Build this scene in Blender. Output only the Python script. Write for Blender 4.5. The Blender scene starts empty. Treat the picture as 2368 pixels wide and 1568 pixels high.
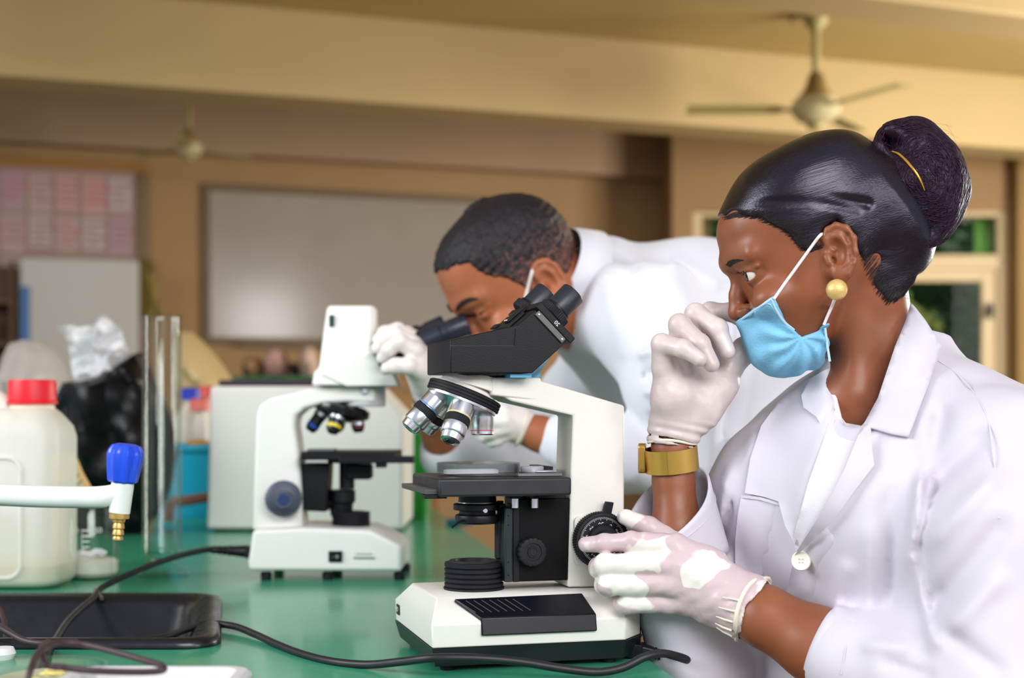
import bpy, bmesh, math, random
import numpy as np
import openvdb
from mathutils import Vector, Matrix, Quaternion
from mathutils.bvhtree import BVHTree
from mathutils.geometry import delaunay_2d_cdt
random.seed(7); RNG = np.random.default_rng(7)
scene = bpy.context.scene
col = scene.collection
# ---------------------------------------------------------------- camera
FPX = 3290.0; CX0 = 1184.0; HY = 950.0; CZ = 1.16; BZ = 0.90
cam_d = bpy.data.cameras.new('camera'); cam = bpy.data.objects.new('camera', cam_d); col.objects.link(cam)
cam.location = (0, 0, CZ); cam.rotation_euler = (math.pi/2, 0, 0)
cam_d.sensor_width = 36.0; cam_d.lens = FPX*36/2368; cam_d.shift_y = (HY-784)/2368
cam_d.clip_start = .05; cam_d.clip_end = 100
cam_d.dof.use_dof = True; cam_d.dof.focus_distance = 1.47; cam_d.dof.aperture_fstop = 4.0
scene.camera = cam
# ---------------------------------------------------------------- world and light
w = bpy.data.worlds.new('sky'); scene.world = w; w.use_nodes = True
bg = w.node_tree.nodes['Background']; bg.inputs[0].default_value = (.82, .88, 1.0, 1); bg.inputs[1].default_value = .5
def area(name, loc, target, sx, sy, power, color):
    l = bpy.data.lights.new(name, 'AREA'); l.shape = 'RECTANGLE'; l.size = sx; l.size_y = sy; l.energy = power; l.color = color
    o = bpy.data.objects.new(name, l); col.objects.link(o); o.location = loc
    o.rotation_euler = (Vector(target)-Vector(loc)).to_track_quat('-Z', 'Y').to_euler(); return o
area('window_light_behind', (1.2, -2.2, 3.0), (.3, 2.0, 1.1), 2.6, 1.5, 140, (1, .98, .97))
area('window_light_corner', (4.35, -2.2, 2.5), (.4, 2.2, 1.1), 1.0, 1.0, 48, (1, .98, .97))
area('window_light_side', (-3.6, .6, 2.7), (.4, 2.0, 1.1), 2.4, 1.6, 125, (.95, .97, 1))
area('window_light_right', (4.7, 5.9, 1.9), (-.5, 6.6, 1.9), 2.4, 1.5, 250, (1, .97, .9))
sun = bpy.data.lights.new('sun', 'SUN'); sun.energy = 3.0; sun.angle = .02; sun.color = (1, .95, .85)
so = bpy.data.objects.new('sun', sun); col.objects.link(so); so.rotation_euler = (math.radians(40), math.radians(-8), math.radians(170))
vs_ = scene.view_settings; vs_.view_transform = 'Standard'; vs_.look = 'None'; vs_.gamma = 1; vs_.exposure = 0.22; vs_.use_curve_mapping = False
scene.cycles.use_denoising = True
scene.cycles.max_bounces = 8; scene.cycles.transparent_max_bounces = 16; scene.cycles.transmission_bounces = 8
scene.cycles.sample_clamp_indirect = 4.0; scene.cycles.caustics_reflective = False; scene.cycles.caustics_refractive = False

# ---------------------------------------------------------------- helpers
def P(px, py, Y):
    return Vector(((px-CX0)/FPX*Y, Y, CZ-(py-HY)/FPX*Y))
def lin(c):
    c = c/255.0
    return c/12.92 if c <= .04045 else ((c+.055)/1.055)**2.4
def rgb(r, g, b): return (lin(r), lin(g), lin(b), 1)
MATS = {}
def mat(name, c, rough=.5, metal=0, var=0, vs=20, bump=0, bs=80, stretch=None, trans=0, ior=1.45, sss=0, coat=0, alpha=1, sheen=0, spec=.5, emit=None, aniso=0, sssr=(1, .4, .25), det=3, bump2=None, rv=0):
    m = bpy.data.materials.new(name); m.use_nodes = True; nt = m.node_tree; N = nt.nodes; L = nt.links
    b = N['Principled BSDF']; I = b.inputs
    c = rgb(*c) if max(c[:3]) > 1 else (*c[:3], 1)
    I['Base Color'].default_value = c; I['Roughness'].default_value = rough; I['Metallic'].default_value = metal
    I['Transmission Weight'].default_value = trans; I['IOR'].default_value = ior; I['Coat Weight'].default_value = coat
    I['Coat Roughness'].default_value = .08
    I['Alpha'].default_value = alpha; I['Sheen Weight'].default_value = sheen; I['Specular IOR Level'].default_value = spec
    I['Anisotropic'].default_value = aniso
    if sss:
        I['Subsurface Weight'].default_value = sss; I['Subsurface Radius'].default_value = sssr; I['Subsurface Scale'].default_value = .006
    if emit: I['Emission Color'].default_value = rgb(*emit[0]); I['Emission Strength'].default_value = emit[1]
    if var or bump or rv:
        tc = N.new('ShaderNodeTexCoord'); mp = N.new('ShaderNodeMapping'); L.new(tc.outputs['Object'], mp.inputs[0])
        if stretch: mp.inputs['Scale'].default_value = stretch
    if var or rv:
        n = N.new('ShaderNodeTexNoise'); n.inputs['Scale'].default_value = vs; n.inputs['Detail'].default_value = det; L.new(mp.outputs[0], n.inputs['Vector'])
    if var:
        r = N.new('ShaderNodeValToRGB'); e = r.color_ramp.elements
        e[0].position = .3; e[1].position = .7
        e[0].color = (*[max(0, x*(1-var)) for x in c[:3]], 1); e[1].color = (*[min(1, x*(1+var)) for x in c[:3]], 1)
        L.new(n.outputs[0], r.inputs[0]); L.new(r.outputs[0], I['Base Color'])
    if rv:
        mr = N.new('ShaderNodeMapRange'); mr.inputs[3].default_value = max(0, rough-rv); mr.inputs[4].default_value = min(1, rough+rv)
        L.new(n.outputs[0], mr.inputs[0]); L.new(mr.outputs[0], I['Roughness'])
    if bump:
        n2 = N.new('ShaderNodeTexNoise'); n2.inputs['Scale'].default_value = bs; n2.inputs['Detail'].default_value = 4; L.new(mp.outputs[0], n2.inputs['Vector'])
        bu = N.new('ShaderNodeBump'); bu.inputs['Strength'].default_value = bump; bu.inputs['Distance'].default_value = .002
        L.new(n2.outputs[0], bu.inputs['Height']); L.new(bu.outputs[0], I['Normal'])
    MATS[name] = m; return m
def mesh_obj(name, v, f, m, parent=None, smooth=True, ang=40, bevel=0, seg=2, sub=0, loc=None):
    me = bpy.data.meshes.new(name)
    me.from_pydata([tuple(p) for p in v], [], f) if not isinstance(v, np.ndarray) else fast(me, v, f)
    me.validate(); me.update()
    if m: me.materials.append(m)
    o = bpy.data.objects.new(name, me); col.objects.link(o)
    if smooth:
        me.shade_smooth()
        if ang < 180: me.set_sharp_from_angle(angle=math.radians(ang))
    if bevel:
        md = o.modifiers.new('bevel', 'BEVEL'); md.width = bevel; md.segments = seg; md.limit_method = 'ANGLE'; md.angle_limit = math.radians(35)
    if sub:
        md = o.modifiers.new('sub', 'SUBSURF'); md.levels = sub; md.render_levels = sub
    if parent: o.parent = parent
    if loc is not None: o.location = loc
    return o
def fast(me, v, f):
    f = np.asarray(f, dtype=np.int32); n = f.shape[1]
    me.vertices.add(len(v)); me.vertices.foreach_set('co', np.ascontiguousarray(v, dtype=np.float32).ravel())
    me.loops.add(f.size); me.loops.foreach_set('vertex_index', f.ravel())
    me.polygons.add(len(f)); me.polygons.foreach_set('loop_start', np.arange(0, f.size, n, dtype=np.int32))
    me.update(calc_edges=True)
def tag(o, label=None, cat=None, group=None, kind=None):
    if label: o['label'] = label
    if cat: o['category'] = cat
    if group: o['group'] = group
    if kind: o['kind'] = kind
    return o
def thing(name, label, cat, mtx=None, group=None):
    o = bpy.data.objects.new(name, None); col.objects.link(o); o.empty_display_size = .05
    if mtx is not None: o.matrix_world = mtx if isinstance(mtx, Matrix) else Matrix.Translation(mtx)
    return tag(o, label, cat, group)
def copy_tree(o, parent=None):
    c = o.copy(); col.objects.link(c); c.parent = parent
    for ch in list(o.children): copy_tree(ch, c)
    return c
def frame(z, x=None):
    z = Vector(z).normalized(); x = Vector(x) if x is not None else (Vector((1, 0, 0)) if abs(z.x) < .9 else Vector((0, 1, 0)))
    y = z.cross(x).normalized(); x = y.cross(z).normalized()
    m = Matrix((x, y, z)).transposed(); return m
def TR(loc, z=(0, 0, 1), x=None): return Matrix.Translation(loc) @ frame(z, x).to_4x4()
class MB:
    def __init__(s): s.v = []; s.f = []
    def add(s, v, f, M=None):
        n = len(s.v); s.v += [(M @ Vector(p)) if M is not None else Vector(p) for p in v]; s.f += [tuple(i+n for i in q) for q in f]; return s
    def box(s, lo, hi, M=None):
        x0, y0, z0 = lo; x1, y1, z1 = hi
        return s.add([(x0,y0,z0),(x1,y0,z0),(x1,y1,z0),(x0,y1,z0),(x0,y0,z1),(x1,y0,z1),(x1,y1,z1),(x0,y1,z1)],
                     [(0,3,2,1),(4,5,6,7),(0,1,5,4),(1,2,6,5),(2,3,7,6),(3,0,4,7)], M)
    def prism(s, poly, y0, y1, M=None, ax='y', poly2=None):
        # poly in (x,z) extruded along y (or (x,y) along z)
        n = len(poly); q = poly2 or poly
        if ax == 'y': v = [(a, y0, b) for a, b in poly]+[(a, y1, b) for a, b in q]
        else: v = [(a, b, y0) for a, b in poly]+[(a, b, y1) for a, b in q]
        ar = sum(poly[i][0]*poly[(i+1) % n][1]-poly[(i+1) % n][0]*poly[i][1] for i in range(n))
        f = [tuple(range(n)), tuple(range(2*n-1, n-1, -1))]+[(i, i+n, (i+1) % n+n, (i+1) % n) for i in range(n)]
        if (ar < 0) == (ax == 'y'): f = [q_[::-1] for q_ in f]
        return s.add(v, f, M)
    def lathe(s, prof, M=None, n=32, closed=True, mod=None):
        v = []; f = []
        k = len(prof)
        for i in range(n):
            a = 2*math.pi*i/n
            for r, z in prof:
                if mod: r = mod(r, z, i)
                v.append((r*math.cos(a), r*math.sin(a), z))
        for i in range(n):
            j = (i+1) % n
            for t in range(k-1): f.append((i*k+t, j*k+t, j*k+t+1, i*k+t+1))
        if closed:
            if prof[0][0] > 1e-6: f.append(tuple(i*k for i in range(n))[::-1])
            if prof[-1][0] > 1e-6: f.append(tuple(i*k+k-1 for i in range(n)))
        return s.add(v, f, M)
    def tube(s, pts, r, n=12, cap=True, smooth=0):
        pts = [Vector(p) for p in pts]
        if smooth: pts, r = smooth_path(pts, r, smooth)
        if not hasattr(r, '__len__'): r = [r]*len(pts)
        v = []; f = []; t0 = (pts[1]-pts[0]).normalized(); fr = frame(t0); x = fr.col[0].copy()
        for i, p in enumerate(pts):
            t = (pts[min(i+1, len(pts)-1)]-pts[max(i-1, 0)]).normalized()
            x = (x-t*x.dot(t)).normalized(); y = t.cross(x)
            for j in range(n):
                a = 2*math.pi*j/n; v.append(p+(x*math.cos(a)+y*math.sin(a))*r[i])
        for i in range(len(pts)-1):
            for j in range(n):
                k = (j+1) % n; f.append((i*n+j, i*n+k, (i+1)*n+k, (i+1)*n+j))
        if cap: f.append(tuple(range(n))[::-1]); f.append(tuple(range((len(pts)-1)*n, len(pts)*n)))
        return s.add(v, f)
    def sphere(s, c, r, n=16, M=None, sc=(1, 1, 1)):
        prof = [(max(0, r*math.sin(math.pi*i/n)), -r*math.cos(math.pi*i/n)) for i in range(n+1)]; prof[0] = (0, -r); prof[-1] = (0, r)
        T = Matrix.Translation(c) @ Matrix.Diagonal((*sc, 1)); return s.lathe(prof, (M @ T) if M is not None else T, n=2*n, closed=False)
    def build(s, name, m, parent=None, **kw):
        me_o = mesh_obj(name, s.v, s.f, m, parent, **kw)
        bm = bmesh.new(); bm.from_mesh(me_o.data); bmesh.ops.remove_doubles(bm, verts=bm.verts, dist=1e-6); bmesh.ops.dissolve_degenerate(bm, edges=bm.edges, dist=1e-7)
        bmesh.ops.recalc_face_normals(bm, faces=bm.faces); bm.to_mesh(me_o.data); bm.free()
        if kw.get('smooth', True):
            me_o.data.shade_smooth(); me_o.data.set_sharp_from_angle(angle=math.radians(kw.get('ang', 40)))
        return me_o
def smooth_path(pts, r, k):
    # Catmull-Rom
    q = [2*pts[0]-pts[1]]+list(pts)+[2*pts[-1]-pts[-2]]; out = []; rr = []
    rl = list(r) if hasattr(r, '__len__') else [r]*len(pts); rl = [rl[0]]+rl+[rl[-1]]
    for i in range(1, len(q)-2):
        for j in range(k):
            t = j/k; a, b, c, d = q[i-1], q[i], q[i+1], q[i+2]
            out.append(.5*((2*b)+(c-a)*t+(2*a-5*b+4*c-d)*t*t+(3*b-a-3*c+d)*t**3)); rr.append(rl[i]*(1-t)+rl[i+1]*t)
    out.append(q[-2]); rr.append(rl[-2]); return out, rr
def rrect(x0, y0, x1, y1, r, n=5):
    out = []
    for cx, cy, a0 in ((x1-r, y1-r, 0), (x0+r, y1-r, 90), (x0+r, y0+r, 180), (x1-r, y0+r, 270)):
        for i in range(n+1):
            a = math.radians(a0+90*i/n); out.append((cx+r*math.cos(a), cy+r*math.sin(a)))
    return out
def text(name, s, size, m, M, parent=None, mirror=False, depth=.0003):
    c = bpy.data.curves.new(name, 'FONT'); c.body = s; c.size = size; c.align_x = 'CENTER'; c.align_y = 'CENTER'; c.extrude = depth; c.resolution_u = 3
    t = bpy.data.objects.new(name, c); col.objects.link(t); dg = bpy.context.evaluated_depsgraph_get()
    me = bpy.data.meshes.new_from_object(t.evaluated_get(dg)); bpy.data.objects.remove(t)
    if mirror: M = M @ Matrix.Diagonal((-1, 1, 1, 1))
    me.transform(M)
    if mirror: me.flip_normals()
    me.materials.clear(); me.materials.append(m)
    o = bpy.data.objects.new(name, me); col.objects.link(o)
    if parent: o.parent = parent
    return o
# signed distance sculpting --------------------------------------------------
class SDF:
    def __init__(s, lo, hi, vs):
        s.lo = np.array(lo, float); s.vs = vs; s.n = np.ceil((np.array(hi)-s.lo)/vs).astype(int)+1
        s.f = np.full(s.n, 9.0, np.float32)
    def ax(s, sl=None):
        r = []
        for i in range(3):
            a = s.lo[i]+np.arange(s.n[i])*s.vs
            if sl: a = a[sl[i]]
            sh = [1, 1, 1]; sh[i] = -1; r.append(a.astype(np.float32).reshape(sh))
        return r
    def op(s, fn, lo, hi, k=0., mode='u'):
        m = k+4*s.vs
        i0 = np.clip(np.floor((np.array(lo)-m-s.lo)/s.vs).astype(int), 0, s.n); i1 = np.clip(np.ceil((np.array(hi)+m-s.lo)/s.vs).astype(int)+1, 0, s.n)
        if (i1 <= i0).any(): return s
        sl = tuple(slice(a, b) for a, b in zip(i0, i1)); d = fn(*s.ax(sl)); f = s.f[sl]
        if mode == 'u':
            s.f[sl] = np.minimum(f, d) if k <= 0 else np.minimum(f, d)-np.maximum(k-np.abs(f-d), 0)**2/(4*k)
        elif mode == 's':
            d = -d; s.f[sl] = np.maximum(f, d) if k <= 0 else np.maximum(f, d)+np.maximum(k-np.abs(f-d), 0)**2/(4*k)
        elif mode == 'i': s.f[sl] = np.maximum(f, d) if k <= 0 else np.maximum(f, d)+np.maximum(k-np.abs(f-d), 0)**2/(4*k)
        elif mode == 'd': s.f[sl] = f+d
        return s
    def ell(s, c, r, R=None, k=0., mode='u'):
        c = [float(x) for x in c]; r = [float(x) for x in r]; m = max(r)
        def fn(x, y, z):
            p = [x-c[0], y-c[1], z-c[2]]
            if R is not None: p = [sum(R[j][i]*p[j] for j in range(3)) for i in range(3)]
            k0 = np.maximum(np.sqrt(sum((p[i]/r[i])**2 for i in range(3))), 1e-3); k1 = np.maximum(np.sqrt(sum((p[i]/r[i]**2)**2 for i in range(3))), 1e-3/m)
            return k0*(k0-1)/k1
        b = r if R is None else [m]*3
        return s.op(fn, [c[i]-b[i] for i in range(3)], [c[i]+b[i] for i in range(3)], k, mode)
    def cone(s, a, b, ra, rb, k=0., mode='u', flat=None):
        a = np.array(a, float); b = np.array(b, float); ba = b-a; L2 = (ba@ba)+1e-12; m = max(ra, rb)
        def fn(x, y, z):
            p = [x-a[0], y-a[1], z-a[2]]
            h = np.clip((p[0]*ba[0]+p[1]*ba[1]+p[2]*ba[2])/L2, 0, 1)
            q = [p[i]-h*ba[i] for i in range(3)]
            if flat is not None:
                n, fac = flat; dn = q[0]*n[0]+q[1]*n[1]+q[2]*n[2]; q = [q[i]+(fac-1)*dn*n[i] for i in range(3)]
            return np.sqrt(q[0]**2+q[1]**2+q[2]**2)-(ra+(rb-ra)*h)
        return s.op(fn, np.minimum(a, b)-m, np.maximum(a, b)+m, k, mode)
    def chain(s, pts, rad, k=0., k0=None, flat=None):
        for i in range(len(pts)-1): s.cone(pts[i], pts[i+1], rad[i], rad[i+1], (k0 if (i == 0 and k0 is not None) else k), flat=flat)
        return s
    def disp(s, fn):
        m = np.abs(s.f) < 6*s.vs
        i = np.nonzero(m); x = s.lo[0]+i[0]*s.vs; y = s.lo[1]+i[1]*s.vs; z = s.lo[2]+i[2]*s.vs
        s.f[m] += fn(x, y, z).astype(np.float32); return s
    def polys(s):
        g = openvdb.FloatGrid(9.0); g.copyFromArray(s.f); p, q = g.convertToQuads(0.0)
        return (p*s.vs+s.lo).astype(np.float32), q[:, ::-1]
    def build(s, name, m, parent=None, M=None, it=1):
        p, q = s.polys()
        for _ in range(it): p = relax(p, q)
        if M is not None:
            A = np.array(M.to_3x3()); p = p@A.T+np.array(M.translation)
        return mesh_obj(name, p.astype(np.float32), q, m, parent, ang=180)
def relax(p, q, lam=.5):
    acc = np.zeros_like(p); cnt = np.zeros(len(p), np.float32)
    for a, b in ((0, 1), (1, 2), (2, 3), (3, 0)):
        i, j = q[:, a], q[:, b]
        for ax in range(3):
            acc[:, ax] += np.bincount(i, p[j, ax], len(p))+np.bincount(j, p[i, ax], len(p))
        cnt += np.bincount(i, minlength=len(p))+np.bincount(j, minlength=len(p))
    return p+(acc/np.maximum(cnt, 1)[:, None]-p)*lam
def rot(ax, deg): return np.array(Matrix.Rotation(math.radians(deg), 3, ax))
def bvh_of(objs):
    v = []; f = []
    for o in (objs if isinstance(objs, (list, tuple)) else [objs]):
        me = o.data; M = o.matrix_world; n = len(v)
        co = np.empty(len(me.vertices)*3, np.float32); me.vertices.foreach_get('co', co); co = co.reshape(-1, 3)
        v += [Vector(c) for c in co.tolist()]; f += [tuple(i+n for i in p.vertices) for p in me.polygons]
    return BVHTree.FromPolygons(v, f)
def resample(poly, step, closed=True):
    out = []; n = len(poly)
    for i in range(n if closed else n-1):
        a = np.array(poly[i], float); b = np.array(poly[(i+1) % n], float); k = max(1, int(round(np.linalg.norm(b-a)/step)))
        out += [tuple(a+(b-a)*j/k) for j in range(k)]
    if not closed: out.append(tuple(poly[-1]))
    return out
def curvy(poly, k=6, closed=True):
    pts = [Vector((*p, 0)) for p in poly]
    if closed:
        q = pts+pts[:3]; q = [pts[-1]]+q; out, _ = smooth_path(q, 1, k); out = out[k:k+k*len(poly)]
    else: out, _ = smooth_path(pts, 1, k)
    return [(p.x, p.y) for p in out]
def drape(name, poly, bvh, m, parent, step=9, off=.004, thick=.002, offfn=None, fallY=1.5, it=2, maxY=None):
    """cloth panel with the given outline laid over a body surface, then given its thickness"""
    b = resample(poly, step); nb = len(b); P2 = np.array(b); lo = P2.min(0); hi = P2.max(0); pts = list(b)
    def inside(x, y):
        c = False; j = nb-1
        for i in range(nb):
            xi, yi = b[i]; xj, yj = b[j]
            if (yi > y) != (yj > y) and x < (xj-xi)*(y-yi)/(yj-yi)+xi: c = not c
            j = i
        return c
    yy = lo[1]+step/2; r = 0
    while yy < hi[1]:
        xx = lo[0]+(step/2 if r % 2 else 0)
        while xx < hi[0]:
            if inside(xx, yy) and np.min(np.hypot(P2[:, 0]-xx, P2[:, 1]-yy)) > step*.55: pts.append((xx, yy))
            xx += step
        yy += step*.87; r += 1
    vs, es, fs, *_ = delaunay_2d_cdt([Vector(p) for p in pts], [(i, (i+1) % nb) for i in range(nb)], [], 1, 1e-4)
    vs = [(v.x, v.y) for v in vs]
    o3 = Vector((0, 0, CZ)); dep = []
    for x, y in vs:
        d = Vector(((x-CX0)/FPX, 1, -(y-HY)/FPX)); h = bvh.ray_cast(o3, d.normalized()) if bvh else (None,)*4
        dep.append(h[0].y if h[0] is not None and (maxY is None or h[0].y < maxY) else None)
    # fill misses from neighbours
    nbr = [set() for _ in vs]
    for f in fs:
        for i in range(len(f)): nbr[f[i]].add(f[(i+1) % len(f)]); nbr[f[(i+1) % len(f)]].add(f[i])
    for _ in range(60):
        miss = [i for i, d in enumerate(dep) if d is None]
        if not miss: break
        nd = {}
        for i in miss:
            g = [dep[j] for j in nbr[i] if dep[j] is not None]
            if g: nd[i] = sum(g)/len(g)
        if not nd:
            for i in miss: dep[i] = fallY
        for i, d in nd.items(): dep[i] = d
    dep = np.array(dep)
    for _ in range(it): dep = np.array([.5*dep[i]+.5*np.mean([dep[j] for j in nbr[i]]) if nbr[i] else dep[i] for i in range(len(vs))])
    top = [P(x, y, dep[i]-off-(offfn(x, y) if offfn else 0)) for i, (x, y) in enumerate(vs)]
    bot = [P(x, y, dep[i]-off-(offfn(x, y) if offfn else 0)+thick) for i, (x, y) in enumerate(vs)]
    n = len(vs); F = []
    ec = {}
    for f in fs:
        f = list(f); a = sum(vs[f[i]][0]*vs[f[(i+1) % len(f)]][1]-vs[f[(i+1) % len(f)]][0]*vs[f[i]][1] for i in range(len(f)))
        if a > 0: f = f[::-1]
        F.append(tuple(f)); F.append(tuple(i+n for i in f[::-1]))
        for i in range(len(f)): ec[(f[i], f[(i+1) % len(f)])] = 1
    for (i, j) in ec:
        if (j, i) not in ec: F.append((j, i, i+n, j+n))
    return mesh_obj(name, top+bot, F, m, parent, ang=55)
def noise3(x, y, z, s, seed=0):
    r = np.random.default_rng(seed); o = 0
    for i in range(7):
        k = r.normal(size=3); k /= np.linalg.norm(k); ph = r.uniform(0, 6.28); fq = s*r.uniform(.6, 1.6)
        o = o+np.sin(fq*(k[0]*x+k[1]*y+k[2]*z)+ph+.8*np.sin(fq*.53*(k[1]*x+k[2]*y+k[0]*z)+ph*2))
    return o/3.5
# ---------------------------------------------------------------- materials of the room
wall_m = mat('wall_paint', (156, 122, 80), .75, var=.05, vs=1.5, bump=.06, bs=60)
wall2_m = mat('lintel_paint', (164, 134, 104), .75, var=.05, vs=1.5)
beam_m = mat('beam_paint', (184, 158, 108), .7, var=.04, vs=1.2, bump=.05, bs=50)
ceil_m = mat('ceiling_paint', (178, 152, 92), .8, var=.04, vs=1)
floor_m = mat('terrazzo', (120, 105, 85), .4, var=.15, vs=60)
cream_m = mat('door_paint', (205, 180, 135), .5)
def thin_glass(name, tint, refl=.9, ed=.25, blend=.22, rough=.02):
    m = bpy.data.materials.new(name); m.use_nodes = True; nt = m.node_tree; N = nt.nodes; L = nt.links; N.clear()
    o = N.new('ShaderNodeOutputMaterial'); t = N.new('ShaderNodeBsdfTransparent'); g = N.new('ShaderNodeBsdfGlossy'); mx = N.new('ShaderNodeMixShader')
    g.inputs['Roughness'].default_value = rough; g.inputs['Color'].default_value = (refl, refl, refl, 1)
    lw = N.new('ShaderNodeLayerWeight'); lw.inputs[0].default_value = .5; cm = N.new('ShaderNodeMix'); cm.data_type = 'RGBA'
    cm.inputs[6].default_value = (*tint, 1); cm.inputs[7].default_value = (*[x*(1-ed) for x in tint], 1); L.new(lw.outputs['Facing'], cm.inputs[0]); L.new(cm.outputs[2], t.inputs[0])
    pw = N.new('ShaderNodeMath'); pw.operation = 'POWER'; pw.inputs[1].default_value = 4.0; L.new(lw.outputs['Facing'], pw.inputs[0]); ml = N.new('ShaderNodeMath'); ml.operation = 'MULTIPLY_ADD'; ml.inputs[1].default_value = .22; ml.inputs[2].default_value = .025; L.new(pw.outputs[0], ml.inputs[0]); L.new(ml.outputs[0], mx.inputs[0]); L.new(t.outputs[0], mx.inputs[1]); L.new(g.outputs[0], mx.inputs[2]); L.new(mx.outputs[0], o.inputs[0]); return m
glass_m = thin_glass('window_glass', (.93, .97, .94), .05)
dark_m = mat('dark_metal', (45, 42, 40), .4, metal=.5)
white_m = mat('white_plastic', (232, 230, 226), .4)
black_m = mat('black_plastic', (18, 18, 23), .4, bump=.04, bs=400, spec=.3)
black_g = mat('black_gloss', (14, 15, 20), .16)
chrome_m = mat('chrome', (226, 226, 232), .27, metal=1, rv=.04, vs=30)
brass_m = mat('brass', (196, 158, 92), .35, metal=.6, var=.15, vs=90)
def ring_loft(rings, cap0=False, cap1=False):
    mb = MB(); n = len(rings[0]); v = []; f = []
    for r in rings: v += r
    for i in range(len(rings)-1):
        for j in range(n): k = (j+1) % n; f.append((i*n+j, i*n+k, (i+1)*n+k, (i+1)*n+j))
    if cap0: f.append(tuple(range(n))[::-1])
    if cap1: f.append(tuple(range((len(rings)-1)*n, len(rings)*n)))
    mb.add(v, f); return mb
# wall frame: t along the wall, height, distance off the wall
W0 = Vector((-2.01, 9.2, 0)); WD = Vector((.947, .32, 0)).normalized(); WN = Vector((WD.y, -WD.x, 0))
WM = Matrix.Translation(W0) @ Matrix((WD, -WN, Vector((0, 0, 1)))).transposed().to_4x4()   # local x along wall, y into the wall, z up
def wt(px, off=0):
    k = (px-CX0)/FPX; o = W0+WN*off
    return (k*o.y-o.x)/(WD.x-k*WD.y)
def wz(px, py, off=0):
    p = W0+WN*off+WD*wt(px, off); return CZ-(py-HY)/FPX*p.y
def S(name, mb, m, **k):
    o = mb.build(name, m, **k); o['kind'] = 'structure'; return o
S('floor', MB().box((-6, -3, -.1), (6, 14, 0)), floor_m, smooth=False)
S('ceiling', MB().box((-6, 1.5, 3.2), (6, 10.6, 3.3)), ceil_m, smooth=False)
tR = wt(1555)
S('wall_back', MB().box((-4, 0, 0), (tR+.3, .2, 3.2), WM), wall_m, smooth=False)
S('trim_1', MB().box((-4, -.16, wz(0, 335)), (wt(1553, .16), -.001, 3.2), WM), wall2_m, bevel=.01)
# main ceiling beam
def beam(name, p0, p1, z0, z1, wdt, m, ext=2.5):
    a = Vector((*p0, 0)); b = Vector((*p1, 0)); d = (b-a).normalized(); n = Vector((-d.y, d.x, 0))
    M = Matrix.Translation(a) @ Matrix((d, n, Vector((0, 0, 1)))).transposed().to_4x4()
    return S(name, MB().box((-ext, 0, z0), ((b-a).length+ext, wdt, z1), M), m, bevel=.012)
beam('trim_2', (-2.43, 6.75), (3.11, 8.65), 2.75, 3.2, .3, beam_m, 3.0)
beam('trim_3', (.77-.1, 5.506-.30), (2.17-.1, 6.04-.30), 2.75, 3.2, .3, beam_m)
# right wall with the glazed door
WY = 9.6
xr = lambda px: (px-CX0)/FPX*WY
zr = lambda py: CZ-(py-HY)/FPX*WY
wr = MB(); wr.box((xr(1555), WY, 0), (xr(1602), WY+.9, 3.2)); wr.box((xr(1602), WY, zr(488)), (xr(2335), WY+.2, 3.2)); wr.box((xr(2335), WY, 0), (6, WY+.2, 3.2))
S('wall_right', wr, wall_m, smooth=False)
S('trim_4', MB().box((xr(2338), WY-.12, 0), (xr(2420), WY-.001, 3.0)), mat('column_paint', (150, 118, 66), .7, var=.05, vs=2), bevel=.01)
d = thing('door_1', None, None, (0, 0, 0)); d['kind'] = 'structure'
fr = MB(); x0, x1 = xr(1602), xr(2335)
for a, b, c, e in ((x0, xr(1622), 0, zr(488)), (xr(2310), x1, 0, zr(488)), (xr(1940), xr(1985), 0, zr(488)), (xr(1622), xr(2310), zr(500), zr(488)), (xr(1622), xr(2310), zr(622), zr(588))):
    fr.box((a, WY+.02, c), (b, WY+.12, e))
fr.build('door_frame', cream_m, d, bevel=.006)
for a, b in ((1622, 1940), (1985, 2310)):
    lf = MB(); A, B = xr(a), xr(b); st = .1
    for q in ((A, A+st, .02, zr(622)), (B-st, B, .02, zr(622)), (A+st, B-st, zr(650), zr(622)), (A+st, B-st, .02, .25), (A+st, B-st, .95, 1.05)): lf.box((q[0], WY+.04, q[2]), (q[1], WY+.09, q[3]))
    leaf = lf.build('door_leaf', cream_m, d, bevel=.005)
    MB().box((A+st, WY+.06, .25), (B-st, WY+.066, .95)).box((A+st, WY+.06, 1.05), (B-st, WY+.066, zr(650))).build('pane', glass_m, leaf, smooth=False)
    if a > 1900:
        h = MB(); h.box((B-.075, WY+.02, zr(735)), (B-.035, WY+.04, zr(700))); h.tube([(B-.055, WY+.02, zr(712)), (B-.055, WY-.03, zr(712)), (B-.07, WY-.035, zr(738))], .011, 8)
        h.build('door_handle', dark_m, leaf)
    MB().box((A, WY+.07, zr(588)), (B, WY+.076, zr(500))).build('pane', glass_m, d, smooth=False)
strip_m = mat('pale_green_curtain', (150, 200, 110), .6, sss=0)
def curtain(x0, x1, z0, z1, y, label):
    mb = MB(); n = 30; v = []; 
    for i in range(n+1):
        x = x0+(x1-x0)*i/n; yy = y+.02*math.sin(i*1.4)
        v += [(x, yy, z0), (x, yy, z1)]
    for i in range(n): mb.f.append((2*i, 2*i+2, 2*i+3, 2*i+1))
    mb.v = [Vector(p) for p in v]; o = mb.build('curtain', strip_m); md = o.modifiers.new('s', 'SOLIDIFY'); md.thickness = .004
    tag(o, label, 'curtain')
curtain(xr(2276), xr(2312), 2.03, 2.55, WY+.2, 'pale green curtain edge showing at right of the transom pane')
curtain(xr(2080), xr(2122), .1, 1.98, WY+.2, 'pale green curtain strip hanging behind the left of the door pane')
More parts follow.
